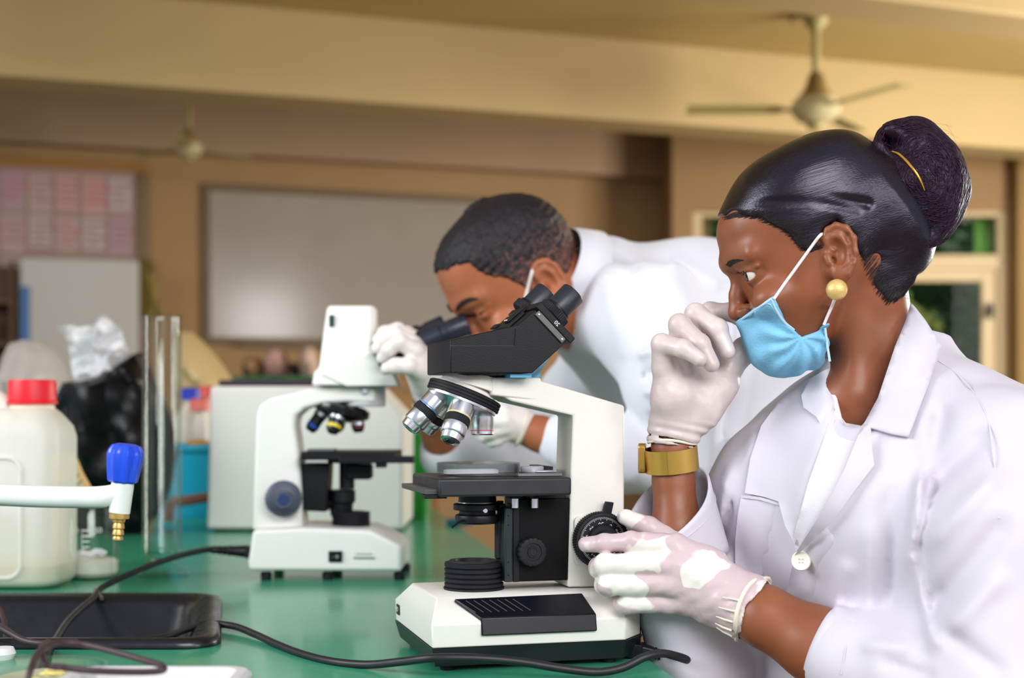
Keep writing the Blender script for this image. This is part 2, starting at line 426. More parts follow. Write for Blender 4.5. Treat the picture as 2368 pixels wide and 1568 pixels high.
# garden beyond the door
leafm = mat('leaf_green', (48, 105, 18), .5, var=.5, vs=3, trans=0)
leaf2 = mat('leaf_yellow', (190, 200, 90), .5, var=.3, vs=3)
barkm = mat('bark', (70, 60, 30), .9)
def shrub(cx, cy, h, r, n, seed, label, m):
    rg = random.Random(seed); t = thing('shrub', label, 'shrub', (cx, cy, 0), 'shrubs outside the glazed door'); v = []; f = []
    for i in range(n):
        a = rg.uniform(0, 6.28); z = rg.uniform(.15, h); rr = r*math.sqrt(rg.random())*(1-.5*abs(z/h-.5)); c = Vector((rr*math.cos(a), rr*math.sin(a), z))
        u = Vector((rg.gauss(0, 1), rg.gauss(0, 1), rg.gauss(0, .6)-.5)).normalized(); wv = u.orthogonal().normalized(); L = rg.uniform(.12, .28); q = len(v)
        v += [c, c+u*L*.5+wv*L*.22, c+u*L, c+u*L*.5-wv*L*.22]; f.append((q, q+1, q+2, q+3))
    o = mesh_obj('foliage', v, f, m, t, smooth=False); o['kind'] = 'stuff'
    mb = MB()
    for i in range(4): mb.tube([(0, 0, 0), (rg.uniform(-.1, .1), rg.uniform(-.1, .1), h*.5), (rg.uniform(-.3, .3)*r, rg.uniform(-.3, .3)*r, h*.9)], [.04, .03, .01], 6)
    mb.build('stem', barkm, t)
shrub(1.6, 11.8, 2.9, .55, 900, 1, 'dark leafy shrub outside, seen by the left edge of the door glass', leafm)
shrub(2.72, 11.8, 3.0, .5, 1100, 2, 'dark leafy shrub outside, seen behind the hair bun', leafm)
shrub(4.05, 11.8, 3.0, .55, 1100, 3, 'dark leafy shrub outside, seen by the door handle', leafm)
shrub(3.12, 10.7, 1.95, .12, 60, 4, 'slim yellow green shrub close behind the right door pane', leaf2)
S('wall_garden', MB().box((0.5, 13.2, 0), (6, 13.4, 3.1)), mat('garden_hedge', (30, 60, 18), .9, var=.5, vs=4), smooth=False)
# ---------------------------------------------------------------- boards on the wall
bt = thing('whiteboard', 'large blank whiteboard in a brown frame on the back wall', 'whiteboard', WM)
t0, t1 = wt(468), wt(1235); zt, zb = wz(468, 425), wz(468, 795)
fw = .045
g = MB().box((t0, -.03, zb), (t0+fw, -.001, zt)).box((t1-fw, -.03, zb), (t1, -.001, zt)).box((t0+fw, -.03, zt-fw), (t1-fw, -.001, zt)).box((t0+fw, -.03, zb), (t1-fw, -.001, zb+fw))
g.build('frame', mat('board_frame', (104, 84, 55), .5), bt, bevel=.004)
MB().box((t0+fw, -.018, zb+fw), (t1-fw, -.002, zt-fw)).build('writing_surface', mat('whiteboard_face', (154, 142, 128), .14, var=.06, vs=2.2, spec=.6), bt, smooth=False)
MB().box((t0+.25, -.09, zb-.02), (t1-.25, -.03, zb)).build('pen_tray', mat('tray_alu', (120, 100, 75), .4), bt, bevel=.004)
nb = thing('notice_board', 'notice board covered with pinkish papers left of the whiteboard', 'notice board', WM)
t0, t1 = wt(-170), wt(345); zt, zb = wz(200, 372), wz(300, 815)
MB().box((t0, -.03, zt-.06), (t1, -.001, zt)).build('top_rail', mat('ochre_wood', (150, 105, 40), .5), nb, bevel=.004)
MB().box((t1-.07, -.03, zb), (t1, -.001, zt-.06)).box((t0, -.03, zb), (t0+.07, -.001, zt-.06)).box((t0+.07, -.03, zb), (t1-.07, -.001, zb+.06)).build('frame', mat('nb_frame', (120, 92, 62), .5), nb, bevel=.004)
MB().box((t0+.07, -.012, zb+.06), (t1-.07, -.002, zt-.06)).build('backing', mat('nb_back', (160, 130, 120), .8), nb, smooth=False)
pm = [mat('pink_paper', (180, 154, 146), .8), mat('mauve_paper', (172, 142, 148), .8), mat('rose_paper', (188, 148, 140), .8), mat('grey_paper', (182, 164, 156), .8)]
rg = random.Random(3); k = 0
for r_ in range(4):
    for c_ in range(7):
        xa = t0+.1+c_*(t1-t0-.2)/7; za = zt-.1-r_*.26; hh = rg.uniform(.19, .24)
        o = MB().box((xa+.01, -.0165, za-hh), (xa+(t1-t0-.2)/7-.015, -.0125, za)).build('paper', pm[(k*3+rg.randint(0, 3)) % 4], nb, smooth=False); k += 1
        q = MB()
        for l_ in range(4):
            q.box((xa+.035, -.0172, za-.045-l_*.042), (xa+.035+rg.uniform(.07, .16), -.0166, za-.034-l_*.042))
        q.build('print_line', mat('ink%d' % k, (150, 100, 100) if k % 3 else (178, 92, 92), .8), o, smooth=False)
# tall white cabinet under it
fg = thing('fridge', 'tall pale fridge with a blue edge strip standing below the notice board', 'fridge', WM)
t0, t1 = wt(45, .65), wt(322, .65); zt = wz(180, 596, .65)
MB().box((t0, -.62, .06), (t1, -.05, zt)).build('body', mat('fridge_grey', (168, 164, 152), .4), fg, bevel=.015)
MB().box((t0, -.67, .08), (t1, -.622, zt-.005)).build('door', mat('fridge_door', (170, 166, 155), .35), fg, bevel=.012)
MB().box((wt(48, .7), -.70, wz(58, 800, .7)), (wt(68, .7), -.671, wz(58, 662, .7))).build('handle', mat('blue_strip', (10, 88, 150), .4), fg, bevel=.006)
for q in (t0+.03, t1-.1): MB().box((q, -.58, 0), (q+.07, -.08, .06)).build('foot', dark_m, fg)
cb = thing('cloth', 'olive cloth hanging from the notice board corner beside the fridge', 'cloth', WM)
cv = []; cf = []
for i in range(9):
    for j in range(6):
        xx = wt(326, .1)+j/5*(wt(372, .1)-wt(326, .1))*(.55+.45*i/8); cv.append((xx, -.1-.03*math.sin(j*2+i*.4), wz(340, 600+i*17, .1)))
for i in range(8):
    for j in range(5): cf.append((i*6+j, i*6+j+1, i*6+j+7, i*6+j+6))
o = mesh_obj('fabric', cv, cf, mat('olive_cloth', (140, 122, 62), .9), cb); o.modifiers.new('s', 'SOLIDIFY').thickness = .012
MB().tube([(wt(346, .1), -.1, wz(340, 612, .1)), (wt(346, .1), -.04, wz(340, 600, .1))], .012, 8).build('hook', dark_m, cb)
# wooden shelf unit at the far left
sh = thing('shelf_unit', 'brown wooden shelf unit at the far left edge', 'shelf', WM)
ta, tb = wt(-300, .5), wt(34, .5)
mw = mat('brown_wood', (125, 88, 62), .6, var=.25, vs=5, stretch=(1, 1, 8))
q = MB().box((tb-.03, -.45, 0), (tb, -.05, wz(20, 600, .5))).box((ta, -.45, 0), (ta+.03, -.05, wz(20, 600, .5))); q.build('side_panel', mw, sh)
for zz in (.3, .75, 1.2, wz(20, 800, .5), wz(20, 700, .5)): MB().box((ta+.03, -.44, zz), (tb-.03, -.06, zz+.025)).build('shelf', mw, sh)
MB().box((ta, -.06, 0), (tb, -.04, wz(20, 600, .5))).build('back_panel', mw, sh)
for i, (c_, py) in enumerate((((200, 190, 182), 800), ((150, 105, 40), 700), ((196, 178, 160), 800), ((214, 205, 200), 800))):
    xx = tb-.16-.16*i; zz = wz(20, py, .5)+.026
    o = MB().lathe([(.05, 0), (.056, .01), (.056, .12), (.03, .15), (.03, .17)], WM @ Matrix.Translation((xx, -.25, zz)), 20).build('jar', mat('jar_c%d' % i, c_, .3))
    tag(o, ['pale squat jar at the right end of the shelf by the fridge', 'ochre jar on the upper shelf at the far left', 'beige jar on the lower shelf at the far left', 'white jar at the left end of the lower shelf'][i], 'jar', 'jars on the wooden shelf')
# ---------------------------------------------------------------- ceiling fans
fan_m = mat('fan_cream', (172, 156, 100), .5); fan_d = mat('fan_bronze', (138, 112, 62), .5); fan_w = mat('fan_white', (190, 176, 132), .45)
def fan(px, py, Y, az, label, R=.66, rod_top=None, sc=1.0):
    c = P(px, py, Y); f = thing('ceiling_fan', label, 'fan', c, 'ceiling fans')
    zt = ((rod_top or 3.2)-c.z)/sc; f.scale = (sc, sc, sc)
    MB().tube([(0, 0, .08), (0, 0, zt-.02)], .02, 10).build('rod', fan_m, f)
    MB().lathe([(.02, .19), (.035, .18), (.06, .1), (.085, .07), (.085, .05)], n=20).build('canopy', fan_d, f)
    MB().lathe([(.05, .065), (.1, .055), (.125, .02), (.125, -.02), (.09, -.06), (.03, -.075), (0, -.075)], n=28).build('motor_housing', fan_w, f)
    MB().lathe([(0, -.074), (.05, -.08), (.04, -.105), (0, -.11)], n=20, closed=False).build('bottom_cap', fan_m, f)
    for k in range(3):
        a = math.radians(az+120*k); M = Matrix.Rotation(a, 4, 'Z') @ Matrix.Rotation(math.radians(9), 4, 'X')
        b = MB().prism([(.18, -.05), (R*.6, -.065), (R, -.06), (R, .06), (R*.6, .065), (.18, .05)], -.003, .003, M, ax='z').build('blade', fan_m, f, smooth=False)
        MB().prism([(.1, -.02), (.24, -.03), (.24, .03), (.1, .02)], -.006, -.0031, M, ax='z').build('blade_arm', fan_d, b, smooth=False)
    MB().lathe([(.0, zt), (.07, zt), (.06, zt-.05), (.025, zt-.09), (.025, zt-.06)], n=18, closed=False).build('ceiling_cup', fan_m, f)
    return f
f1 = fan(1887, 252, 7.3, 178, 'ceiling fan with long blades above the woman')
MB().tube([(0, 0, .44), (-.05, 0, .49), (-.1, 0, .47), (-.13, 0, .45)], .018, 8, smooth=4).build('hook', fan_d, f1)
fan(437, 345, 8.2, 35, 'distant small looking ceiling fan above the two boards', R=.6, sc=.62)
# ---------------------------------------------------------------- bench
green_m = mat('green_laminate', (58, 150, 116), .26, var=.06, vs=3, bump=.02, bs=60, rv=.06, coat=.2)
bn = thing('lab_bench', 'long green topped laboratory bench', 'bench', (0, 0, 0))
def edgeX(Y): return .158-.153*(Y-1.384)
HX0, HX1, HY0, HY1 = -1.15, -.385, 1.585, 1.925
YN, YF, XL = 1.1, 4.5, -1.9
mb = MB(); T0, T1 = .862, .90
def slab(a, b, c, d_): mb.prism([a, b, c, d_], T0, T1, ax='z')
slab((XL, YN), (edgeX(YN), YN), (edgeX(HY0), HY0), (XL, HY0)); slab((XL, HY1), (edgeX(HY1), HY1), (edgeX(YF), YF), (XL, YF))
SHR = lambda x, y: x-.20*(y-1.75)
slab((XL, HY0), (SHR(HX0, HY0), HY0), (SHR(HX0, HY1), HY1), (XL, HY1)); slab((SHR(HX1, HY0), HY0), (edgeX(HY0), HY0), (edgeX(HY1), HY1), (SHR(HX1, HY1), HY1))
mb.build('worktop', green_m, bn, smooth=False)
mb = MB(); e2 = lambda Y: edgeX(Y)-.12
mb.prism([(XL+.05, HY1+.1), (e2(HY1+.1), HY1+.1), (e2(YF), YF-.05), (XL+.05, YF-.05)], .08, T0-.001, ax='z')
mb.prism([(HX1+.12, YN+.1), (e2(YN+.1), YN+.1), (e2(HY1), HY1+.099), (HX1+.12, HY1+.099)], .08, T0-.001, ax='z')
mb.prism([(XL+.05, YN+.1), (HX0-.12, YN+.1), (HX0-.12, HY1+.099), (XL+.05, HY1+.099)], .08, T0-.001, ax='z')
mb.build('carcass', mat('bench_body', (176, 160, 130), .5), bn, smooth=False)
mb = MB(); mb.box((XL+.1, YN+.15, 0), (HX1-.15, YF-.2, .079)); mb.build('plinth', dark_m, bn, smooth=False)
# sink
sk = thing('sink', 'black moulded drip sink let into the green bench', 'sink', (0, 0, BZ))
def rr3(x0, y0, x1, y1, r, z): return [(SHR(a, b), b, z) for a, b in rrect(x0, y0, x1, y1, r, 6)]
sx0, sx1, sy0, sy1 = -1.22, -.357, 1.548, 1.955
rings = [rr3(sx0, sy0, sx1, sy1, .05, .001), rr3(sx0, sy0, sx1, sy1, .05, .006), rr3(sx0+.004, sy0+.004, sx1-.004, sy1-.004, .048, .0105), rr3(sx0+.02, sy0+.012, sx1-.012, sy1-.014, .04, .0115), rr3(sx0+.03, sy0+.02, sx1-.028, sy1-.022, .035, .008),
         rr3(HX0+.02, HY0+.004, HX1-.012, HY1-.008, .03, -.004), rr3(HX0+.03, HY0+.014, HX1-.03, HY1-.02, .03, -.10), rr3(HX0+.06, HY0+.045, HX1-.06, HY1-.05, .03, -.115)]
ring_loft(rings, False, True).build('basin', mat('sink_black', (20, 21, 28), .28, bump=.05, bs=90, rv=.1, vs=40), sk, ang=60)
MB().lathe([(.03, -.114), (.028, -.112), (.018, -.113), (.016, -.118)], Matrix.Translation((-.75, 1.75, 0)), 20, closed=False).build('drain', chrome_m, sk)
# ---------------------------------------------------------------- near microscope
TH = math.radians(15)
class Loc:
    """frame of an instrument: a along it, b across it (away from the viewer's side), z up from the bench"""
    def __init__(s, ox, oy, th):
        s.o = Vector((ox, oy, BZ)); s.A = Vector((math.cos(th), math.sin(th), 0)); s.B = Vector((-math.sin(th), math.cos(th), 0))
        s.M = Matrix.Translation(s.o) @ Matrix((s.A, s.B, Vector((0, 0, 1)))).transposed().to_4x4()
    def __call__(s, px, py, b):
        k = (px-CX0)/FPX; o = s.o+s.B*b; a = (k*o.y-o.x)/(s.A.x-k*s.A.y); Y = o.y+a*s.A.y
        return (a, CZ-BZ-(py-HY)/FPX*Y)
    def poly(s, pts, b): return [s(x, y, b) for x, y in pts]
L1 = Loc(-.0787, 1.407, TH)
scope_w = mat('scope_enamel', (226, 223, 215), .42, bump=.10, bs=900, var=.015, vs=12)
scope_k = mat('scope_black', (20, 20, 26), .42, bump=.12, bs=1100, var=.2, vs=14, rv=.08, spec=.25)
scope_k2 = mat('scope_satin', (14, 15, 22), .28, spec=.3)
rubber = mat('rubber', (24, 24, 30), .6, var=.15, vs=60, spec=.3)
m1 = thing('microscope', 'near white microscope with black binocular head and silver objectives, its dial held by the woman', 'microscope', L1.M)
# base
PL = .2   # plateau
def ringz(pts, z): return [(a, b, z) for a, b in pts]
foot0 = [(.004, .004), (.2, .004), (.226, .035), (.226, .165), (.2, .2), (.004, .196)]
ftop = [(-.001, -.001), (.203, -.001), (.232, .032), (.232, .168), (.203, .203), (-.001, .201)]
mid = [(0, 0), (.202, 0), (.23, .033), (.23, .167), (.202, .202), (0, .2)]
up = [(-.001, -.001), (.202, -.001), (.23, .033), (.23, .167), (.202, .202), (-.001, .2)]
plat = [(.012, .036), (.207, .033), (.229, .045), (.229, .155), (.207, .166), (.012, .165)]
ring_loft([ringz(foot0, .006), ringz(ftop, .0245)], True, True).build('plinth', mat('plinth_black', (15, 22, 24), .35), m1, smooth=False)
ring_loft([ringz(mid, .0247), ringz(up, .0485), ringz(plat, .0700)], True, True).build('base', scope_w, m1, bevel=.0016, seg=3)
for a, b in ((.02, .02), (.19, .02), (.02, .18), (.19, .18)):
    MB().lathe([(.008, 0), (.009, .0058)], Matrix.Translation((a, b, 0)), 14).build('rubber_foot', rubber, m1)
# hand rest panel on the slope
pa = L1.poly([(1112, 1434), (1378, 1420)], 0.0)
aL, aR = pa[0][0], pa[1][0]
sl = lambda u: (.0012+u*.033, .0495+u*.0208)      # u 0 bottom .. 1 top of slope -> (b,z)
v = []
for a, u in ((aL-.0, 0), (aR, 0), (aR-.006, .86), (aL-.0215, .8)):
    b_, z_ = sl(u); v.append((a, b_, z_))
nrm = Vector((0, -.0208, .033)).normalized()*.0045
tp = [tuple(Vector(p)+nrm) for p in v]
mb = MB(); lipz = .036
mb.add(v+tp, [(0,3,2,1),(4,5,6,7),(1,2,6,5),(2,3,7,6),(3,0,4,7)])
mb.add([v[0], v[1], tp[1], tp[0], (aL, -.0012, lipz), (aR, -.0012, lipz), (aR, -.0048, lipz), (aL, -.0048, lipz)], [(0,4,5,1),(3,2,6,7),(4,7,6,5),(0,3,7,4),(1,5,6,2)])
hp = mb.build('hand_rest', scope_k2, m1, bevel=.0012)
for i in range(8):
    a0 = aL-.004+i*.0082; q = []
    for u in (.22, .7):
        b_, z_ = sl(u); q.append(Vector((a0-(u-.22)*.03, b_, z_))+nrm*1.03)
    MB().tube(q, .0004, 6).build('groove_line', mat('groove', (70, 66, 66), .5) if i == 0 else MATS['groove'], hp)
# maker's sticker on the front
st = MB(); (sa, sz) = L1(890, 1437, .19); st.box((-.0022, .172, .034), (-.0012, .186, .045)); sticker = st.build('sticker', mat('sticker', (28, 32, 34), .4), m1, smooth=False)
text('lettering', 'CB', .0075, mat('sticker_ink', (190, 195, 195), .5), TR((-.0024, .179, .0395), (-1, 0, 0), (0, -1, 0)), sticker, mirror=True)
# arm: bent slab
bN, bF = .0725, .130
arm_near = [(1313, 1358), (1444, 1357), (1444, 938), (1228, 874), (1150, 872), (1130, 905), (1162, 917), (1182, 928), (1325, 961), (1320, 1100)]
pn = L1.poly(arm_near, bN)
mb = MB(); mb.prism(pn, bN, bF); mb.build('arm', scope_w, m1, bevel=.0022, seg=3)
# nose cone under the head
C = L1(1100, 905, .1)
mb = MB(); c_a, c_z = L1(1085, 872, .1)
cone_rings = []
for (z, r, da) in ((L1(1100, 869, .1)[1], .030, .006), (L1(1100, 880, .1)[1], .032, .006), (L1(1100, 897, .1)[1], .033, .003)):
    cone_rings.append([(c_a+da+r*math.cos(t*math.pi/14), .1+r*math.sin(t*math.pi/14), z-.30*r*math.cos(t*math.pi/14)*(1 if z < cone_rings[0][0][2]-.003 else 0)) if cone_rings else (c_a+da+r*math.cos(t*math.pi/14), .1+r*math.sin(t*math.pi/14), z) for t in range(28)])
ring_loft(cone_rings, True, True).build('nose_mount', scope_w, m1, ang=50, bevel=.001)
q0, q1 = L1(1120, 872, .1), L1(1235, 905, .1)
ring_loft([[(q0[0], .1+s_*.030, q0[1]-.002), (q0[0], .1+s_*.030, q0[1]-.018)] if 0 else [(q0[0], .070, q0[1]-.001), (q0[0], .13, q0[1]-.001), (q0[0], .13, q0[1]-.02), (q0[0], .070, q0[1]-.02)],
           [(q1[0], .0726, q0[1]-.001), (q1[0], .1299, q0[1]-.001), (q1[0], .1299, q0[1]-.026), (q1[0], .0726, q0[1]-.026)]], True, True).build('arm_collar', scope_w, m1, bevel=.002)
# turret
TA = Vector((-.37, 0, -.93)).normalized()
tc = L1(1071, 921, .1); TC = Vector((tc[0], .1, tc[1]))
TM = TR(TC, TA, (0, 1, 0))
R1 = .0405
kn = lambda r, z, i: r-(.0005 if (i % 2 and r > .0395) else 0)
MB().lathe([(.030, -.0085), (.039, -.0078), (R1, -.0068), (R1, -.0045), (.0392, -.0042), (.0392, -.0036), (R1, -.0033), (R1, -.0010), (.0392, -.0007), (.0392, -.0002), (R1, .0001), (R1, .0022), (.039, .003)], TM, 120, mod=kn).build('knurled_ring', rubber, m1, ang=30)
MB().lathe([(.0385, .003), (.0385, .0055), (.034, .0085), (.0225, .0135), (.012, .017), (0, .018)], TM, 48).build('turret', chrome_m, m1)
MB().lathe([(.028, -.014), (.034, -.0086)], TM, 40).build('turret_collar', scope_w, m1)
blue_b = mat('blue_band', (60, 130, 190), .4); or_b = mat('orange_band', (225, 160, 60), .4); ye_b = mat('yellow_band', (225, 205, 130), .4); re_b = mat('red_band', (190, 45, 70), .4)
half = math.radians(21)
def objective(az, L, r, band, name_lbl, short=False):
    a = math.radians(az)
    # direction: splay about the turret axis
    X = TM.to_3x3().col[0]; Yv = TM.to_3x3().col[1]
    # az measured in (a,b): project
    e = Vector((math.cos(a), math.sin(a), 0)); e = (e-TA*e.dot(TA)).normalized()
    ax = (TA*math.cos(half)+e*math.sin(half)).normalized(); base = TC+TA*.0085+e*.0255
    M = TR(base, ax)
    if short: prof = [(r, -.004), (r, .012), (r*.98, .0125), (r*.98, L-.001), (r*.9, L), (r*.4, L)]
    else: prof = [(r*.97, -.006), (r*1.0, .0), (r*1.0, .0165)]
    o = MB().lathe(prof, M, 40).build('objective', chrome_m, m1)
    if short:
        MB().lathe([(r*1.01, L-.005), (r*1.01, L-.0042)], M, 40, closed=False).build('colour_band', band, o)
        return
    MB().lathe([(r*1.01, .0145), (r*1.01, .0158)], M, 40, closed=False).build('colour_band', band, o)
    MB().lathe([(r*.99, .0172), (r*1.04, .0176), (r*1.04, .0248), (r*.99, .0252)], M, 72, closed=True, mod=lambda rr, z, i: rr-(.00035 if i % 2 else 0)).build('grip_ring', rubber, o, ang=20)
    MB().lathe([(r*.99, .0253), (r*1.0, .026), (r*1.0, L-.010), (r*.94, L-.0085), (r*.86, L-.008), (r*.80, L-.0015), (r*.6, L), (r*.45, L), (r*.4, L-.0006), (0, L-.0008)], M, 40).build('barrel', chrome_m, o)
    MB().lathe([(r*.46, L-.001), (r*.36, L+.0003), (r*.3, L-.0002), (0, L+.0001)], M, 24, closed=False).build('front_lens', mat('lens_blue', (70, 84, 92), .08, metal=.4) if 'lens_blue' not in MATS else MATS['lens_blue'], o)
    for i in range(5):
        t_ = TR(base+ax*(.0065), ax) @ Matrix.Rotation(math.radians(-90-30+i*12), 4, 'Z')
objective(176, .047, .0128, blue_b, '')
objective(118, .040, .0115, or_b, '')
objective(262, .0455, .0132, ye_b, '')
objective(-6, .022, .0125, re_b, '', short=True)
# binocular head
hN, hF = .046, .160
side = [(1042, 787), (1197, 752), (1238, 716), (1309, 792), (1231, 863), (1042, 862)]
ps = L1.poly(side, hN)
mb = MB(); n = len(ps); ch = .010
front_a = ps[0][0]
pfar = ps
def hring(b, inset): return [(a+(inset if i in (0, n-1) else 0), b, z) for i, (a, z) in enumerate(ps)]
ring_loft([hring(hN, .0), hring(hN+.003, -.001), hring(hN+.02, -.005), hring(hF-.02, -.005), hring(hF, .0)], True, True).build('binocular_head', scope_k, m1, bevel=.001, ang=20)
(a0, z0), (a1, z1) = L1(1050, 866, hN+.01), L1(1225, 872, hN+.01)
MB().lathe([(.028, z1-.001), (.030, z0)], Matrix.Translation((c_a+.012, .1, 0)), 40).build('head_ring', black_m, m1)
z3 = L1(1190, 866, hN)[1]
sq = MB(); (ba, bz) = L1(1180, 864, hN+.006); (bb, _) = L1(1231, 872, hN+.006); sq.box((ba, hN+.006, bz-.004), (bb-.001, hN+.04, bz-.0005)); sq.build('blue_clip', mat('blue_clip', (90, 165, 205), .35), m1)
# seam on the side of the head
(a0, z0), (a1, z1) = L1(1192, 760, hN), L1(1189, 798, hN)
MB().tube([(a0, hN-.0001, z0), (a1, hN-.0001, z1)], .0005, 6).build('seam', black_g, m1)
(a2, z2), (a3, z3) = L1(1042, 800, hN), L1(1188, 800, hN)
MB().tube([(a2, hN-.0001, z2), (a3, hN-.0001, z3)], .0003, 6).build('seam', mat('seam_edge', (70, 72, 80), .4), m1)
# eyepiece plate: square to the tube axis
u0 = Vector((ps[2][0], 0, ps[2][1])); u1 = Vector((ps[3][0], 0, ps[3][1])); dn = (u1-u0).normalized(); axn = Vector((-dn.z, 0, dn.x)); 
if axn.x < 0: axn = -axn
PM = Matrix((dn, Vector((0, 1, 0)), axn)).transposed().to_4x4(); PM = Matrix.Translation(u0) @ PM
Lp = (u1-u0).length
pl = MB().box((-.002, hN-.002, .002), (Lp+.004, hN+.036, .010), PM).build('eyepiece_plate', scope_k, m1, bevel=.001)
MB().box((-.001, hN+.042, .002), (Lp-.004, hF+.002, .010), PM).build('eyepiece_plate', scope_k, m1, bevel=.001)
MB().box((.003, hN-.0026, -.0045), (Lp-.003, hN+.001, .0018), PM).build('slide_rail', mat('rail', (96, 94, 92), .35, metal=.6), m1, bevel=.0005)
for t_ in (.006, Lp-.006): MB().lathe([(.0012, 0), (.001, .0008), (0, .001)], Matrix.Translation(PM @ Vector((t_, hN-.0026, -.0015))) @ Matrix.Rotation(math.pi/2, 4, 'X'), 10, closed=False).build('rail_screw', chrome_m, m1)
def eyepiece(bc, s0, dz, k):
    E = PM @ Matrix.Translation((Lp*.40+dz, bc, 0))
    kn2 = lambda r, z, i: r-(.0006 if (i % 2 and .011 < z < .019) else 0)
    o = MB().lathe([(.0165, .010), (.0178, .0112), (.0178, .0188), (.0165, .0195)], E, 90, mod=kn2).build('diopter_ring', rubber, m1, ang=25)
    MB().lathe([(.0150, .0196), (.0150, .0225), (.0135, .023)], E, 40).build('collar', black_m, o)
    e = MB().lathe([(.0136, .0226), (.0138, .046), (.0130, .0472), (.0112, .0472), (.010, .044), (0, .0435)], E, 44).build('eyepiece', mat('eyepiece_black', (34, 36, 46), .4) if k == 0 else MATS['eyepiece_black'], m1)
    MB().lathe([(.0098, .0442), (.005, .0449), (0, .0451)], E, 24, closed=False).build('eye_lens', black_g, e)
    q = PM @ Vector((Lp*.40+dz+.0158, bc-.0079, .0050))
eyepiece(hN+.016, 0, 0, 0); eyepiece(.138, 0, -.010, 1)
text('mark', '20', .006, mat('white_ink', (225, 225, 230), .5), Matrix.Translation(PM @ Vector((Lp*.55, hN-.0024, .006))) @ Matrix.Rotation(math.pi/2, 4, 'X') @ Matrix.Rotation(math.radians(-45), 4, 'Z'), pl, mirror=True)
# hinge bracket on the upper slope
w0 = Vector((ps[1][0], 0, ps[1][1])); w1 = u0; dw = (w1-w0).normalized(); nw = Vector((-dw.z, 0, dw.x)); nw = nw if nw.z > 0 else -nw
HM = Matrix.Translation(w0) @ Matrix((dw, Vector((0, 1, 0)), nw)).transposed().to_4x4(); Lw = (w1-w0).length
MB().box((-.004, .072, .0002), (Lw-.004, .122, .0035), HM).build('hinge_plate', scope_k, m1, bevel=.0008)
MB().box((Lw*.1, .082, .0036), (Lw+.006, .096, .0062), HM).build('hinge_arm', scope_k, m1, bevel=.0008)
for q in (.086, .092): MB().sphere((Lw*.16, q, .0066), .0016, 8, HM, (1, 1, .6)).build('screw', chrome_m, m1)
MB().box((-.004, .118, .0036), (.003, .138, .0056), HM).build('bracket', scope_k, m1, bevel=.0006)
# stage
zt = .191; zb2 = L1(1020, 1150, .03)[1]
sa0, sa1 = L1(1020, 1112, .03)[0]-.002, L1(1322, 1112, .03)[0]
MB().box((sa0, .03, zb2), (sa1, .172, zt)).build('stage', mat('stage_black', (30, 30, 36), .45, var=.25, vs=30, rv=.12), m1, bevel=.0025, seg=3)
MB().box((sa0-.012, .040, zb2+.002), (sa0+.006, .172, zb2+.0075)).build('stage_rail', mat('stage_edge', (70, 66, 68), .4), m1, bevel=.0008)
MB().box((sa0-.013, .038, zb2-.002), (sa0+.010, .060, zb2+.0018)).build('rail_end', black_m, m1, bevel=.0006)
# mechanical holder on stage
(ha, hz) = L1(1270, 1100, .075)
MB().box((sa1-.052, .05, zt+.0003), (sa1-.004, .064, zt+.0035)).build('slide_holder', mat('holder_grey', (120, 118, 122), .35, metal=.7), m1, bevel=.0006)
MB().lathe([(.0118, 0), (.0125, .001), (.0125, .0055), (.0115, .0065), (0, .0068)], Matrix.Translation((sa1-.030, .075, zt+.0037)), 36).build('holder_disc', mat('disc_silver', (196, 196, 202), .3, metal=.5), m1)
MB().box((sa1-.03, .062, zt+.0036), (sa1-.006, .069, zt+.0062)).build('holder_finger', mat('finger_silver', (170, 172, 180), .3, metal=.6), m1, bevel=.0012)
MB().lathe([(.0030, 0), (.0034, .0012), (.0034, .0062), (.003, .007)], Matrix.Translation((L1(1218, 1085, .13)[0], .13, zt+.0003)), 20, mod=lambda r, z, i: r-(.0004 if i % 2 else 0)).build('thumb_screw', brass_m, m1)
MB().box((L1(1200, 1085, .12)[0], .105, zt+.0002), (sa1-.015, .118, zt+.0026)).build('slide_guide', scope_k, m1, bevel=.0005)
MB().box((sa1-.012, .09, zt+.0002), (sa1-.002, .150, zt+.009)).build('guide_block', scope_k, m1, bevel=.0008)
# focus block, bracket, rack, knob
fb0, fb1 = L1(1196, 1154, .074), L1(1312, 1342, .074)
MB().box((fb0[0], .074, fb1[1]), (fb1[0]+.004, .128, fb0[1])).build('focus_block', scope_k2 if 0 else mat('block_black', (9, 9, 12), .5, spec=.15), m1, bevel=.0015)
MB().box((fb0[0]+.02, .08, fb0[1]-.001), (fb1[0], .125, zb2)).build('stage_mount', black_m, m1)
b0, b1 = L1(1166, 1180, .070), L1(1186, 1346, .070)
br = MB().box((b0[0], .068, b1[1]), (b1[0], .1, b0[1]+.003)).build('bracket', mat('bracket_black', (28, 36, 38), .35), m1, bevel=.002)
for py in (1192, 1214, 1300, 1330):
    (qa, qz) = L1(1176, py, .068); MB().lathe([(.0011, 0), (.0009, .0006), (0, .0008)], TR((qa, .0679, qz), (0, -1, 0)), 10, closed=False).build('screw', black_g, br)
b2, b3 = L1(1186, 1168, .072), L1(1202, 1346, .072)
MB().box((b2[0], .072, b3[1]), (b3[0], .105, b2[1])).build('slide_track', black_m, m1, bevel=.001)
r0, r1 = L1(1158, 1180, .09), L1(1158, 1312, .09)
MB().lathe([(.004, r1[1]), (.004, (r0[1]+r1[1])/2-.022), (.0062, (r0[1]+r1[1])/2-.020), (.0062, r0[1]-.012), (.0035, r0[1]-.01), (.0035, r0[1]+.01)], Matrix.Translation((r0[0], .092, 0)), 18, mod=lambda r, z, i: r-(.0005 if i % 2 and r > .006 else 0)).build('stage_drive', rubber, m1)
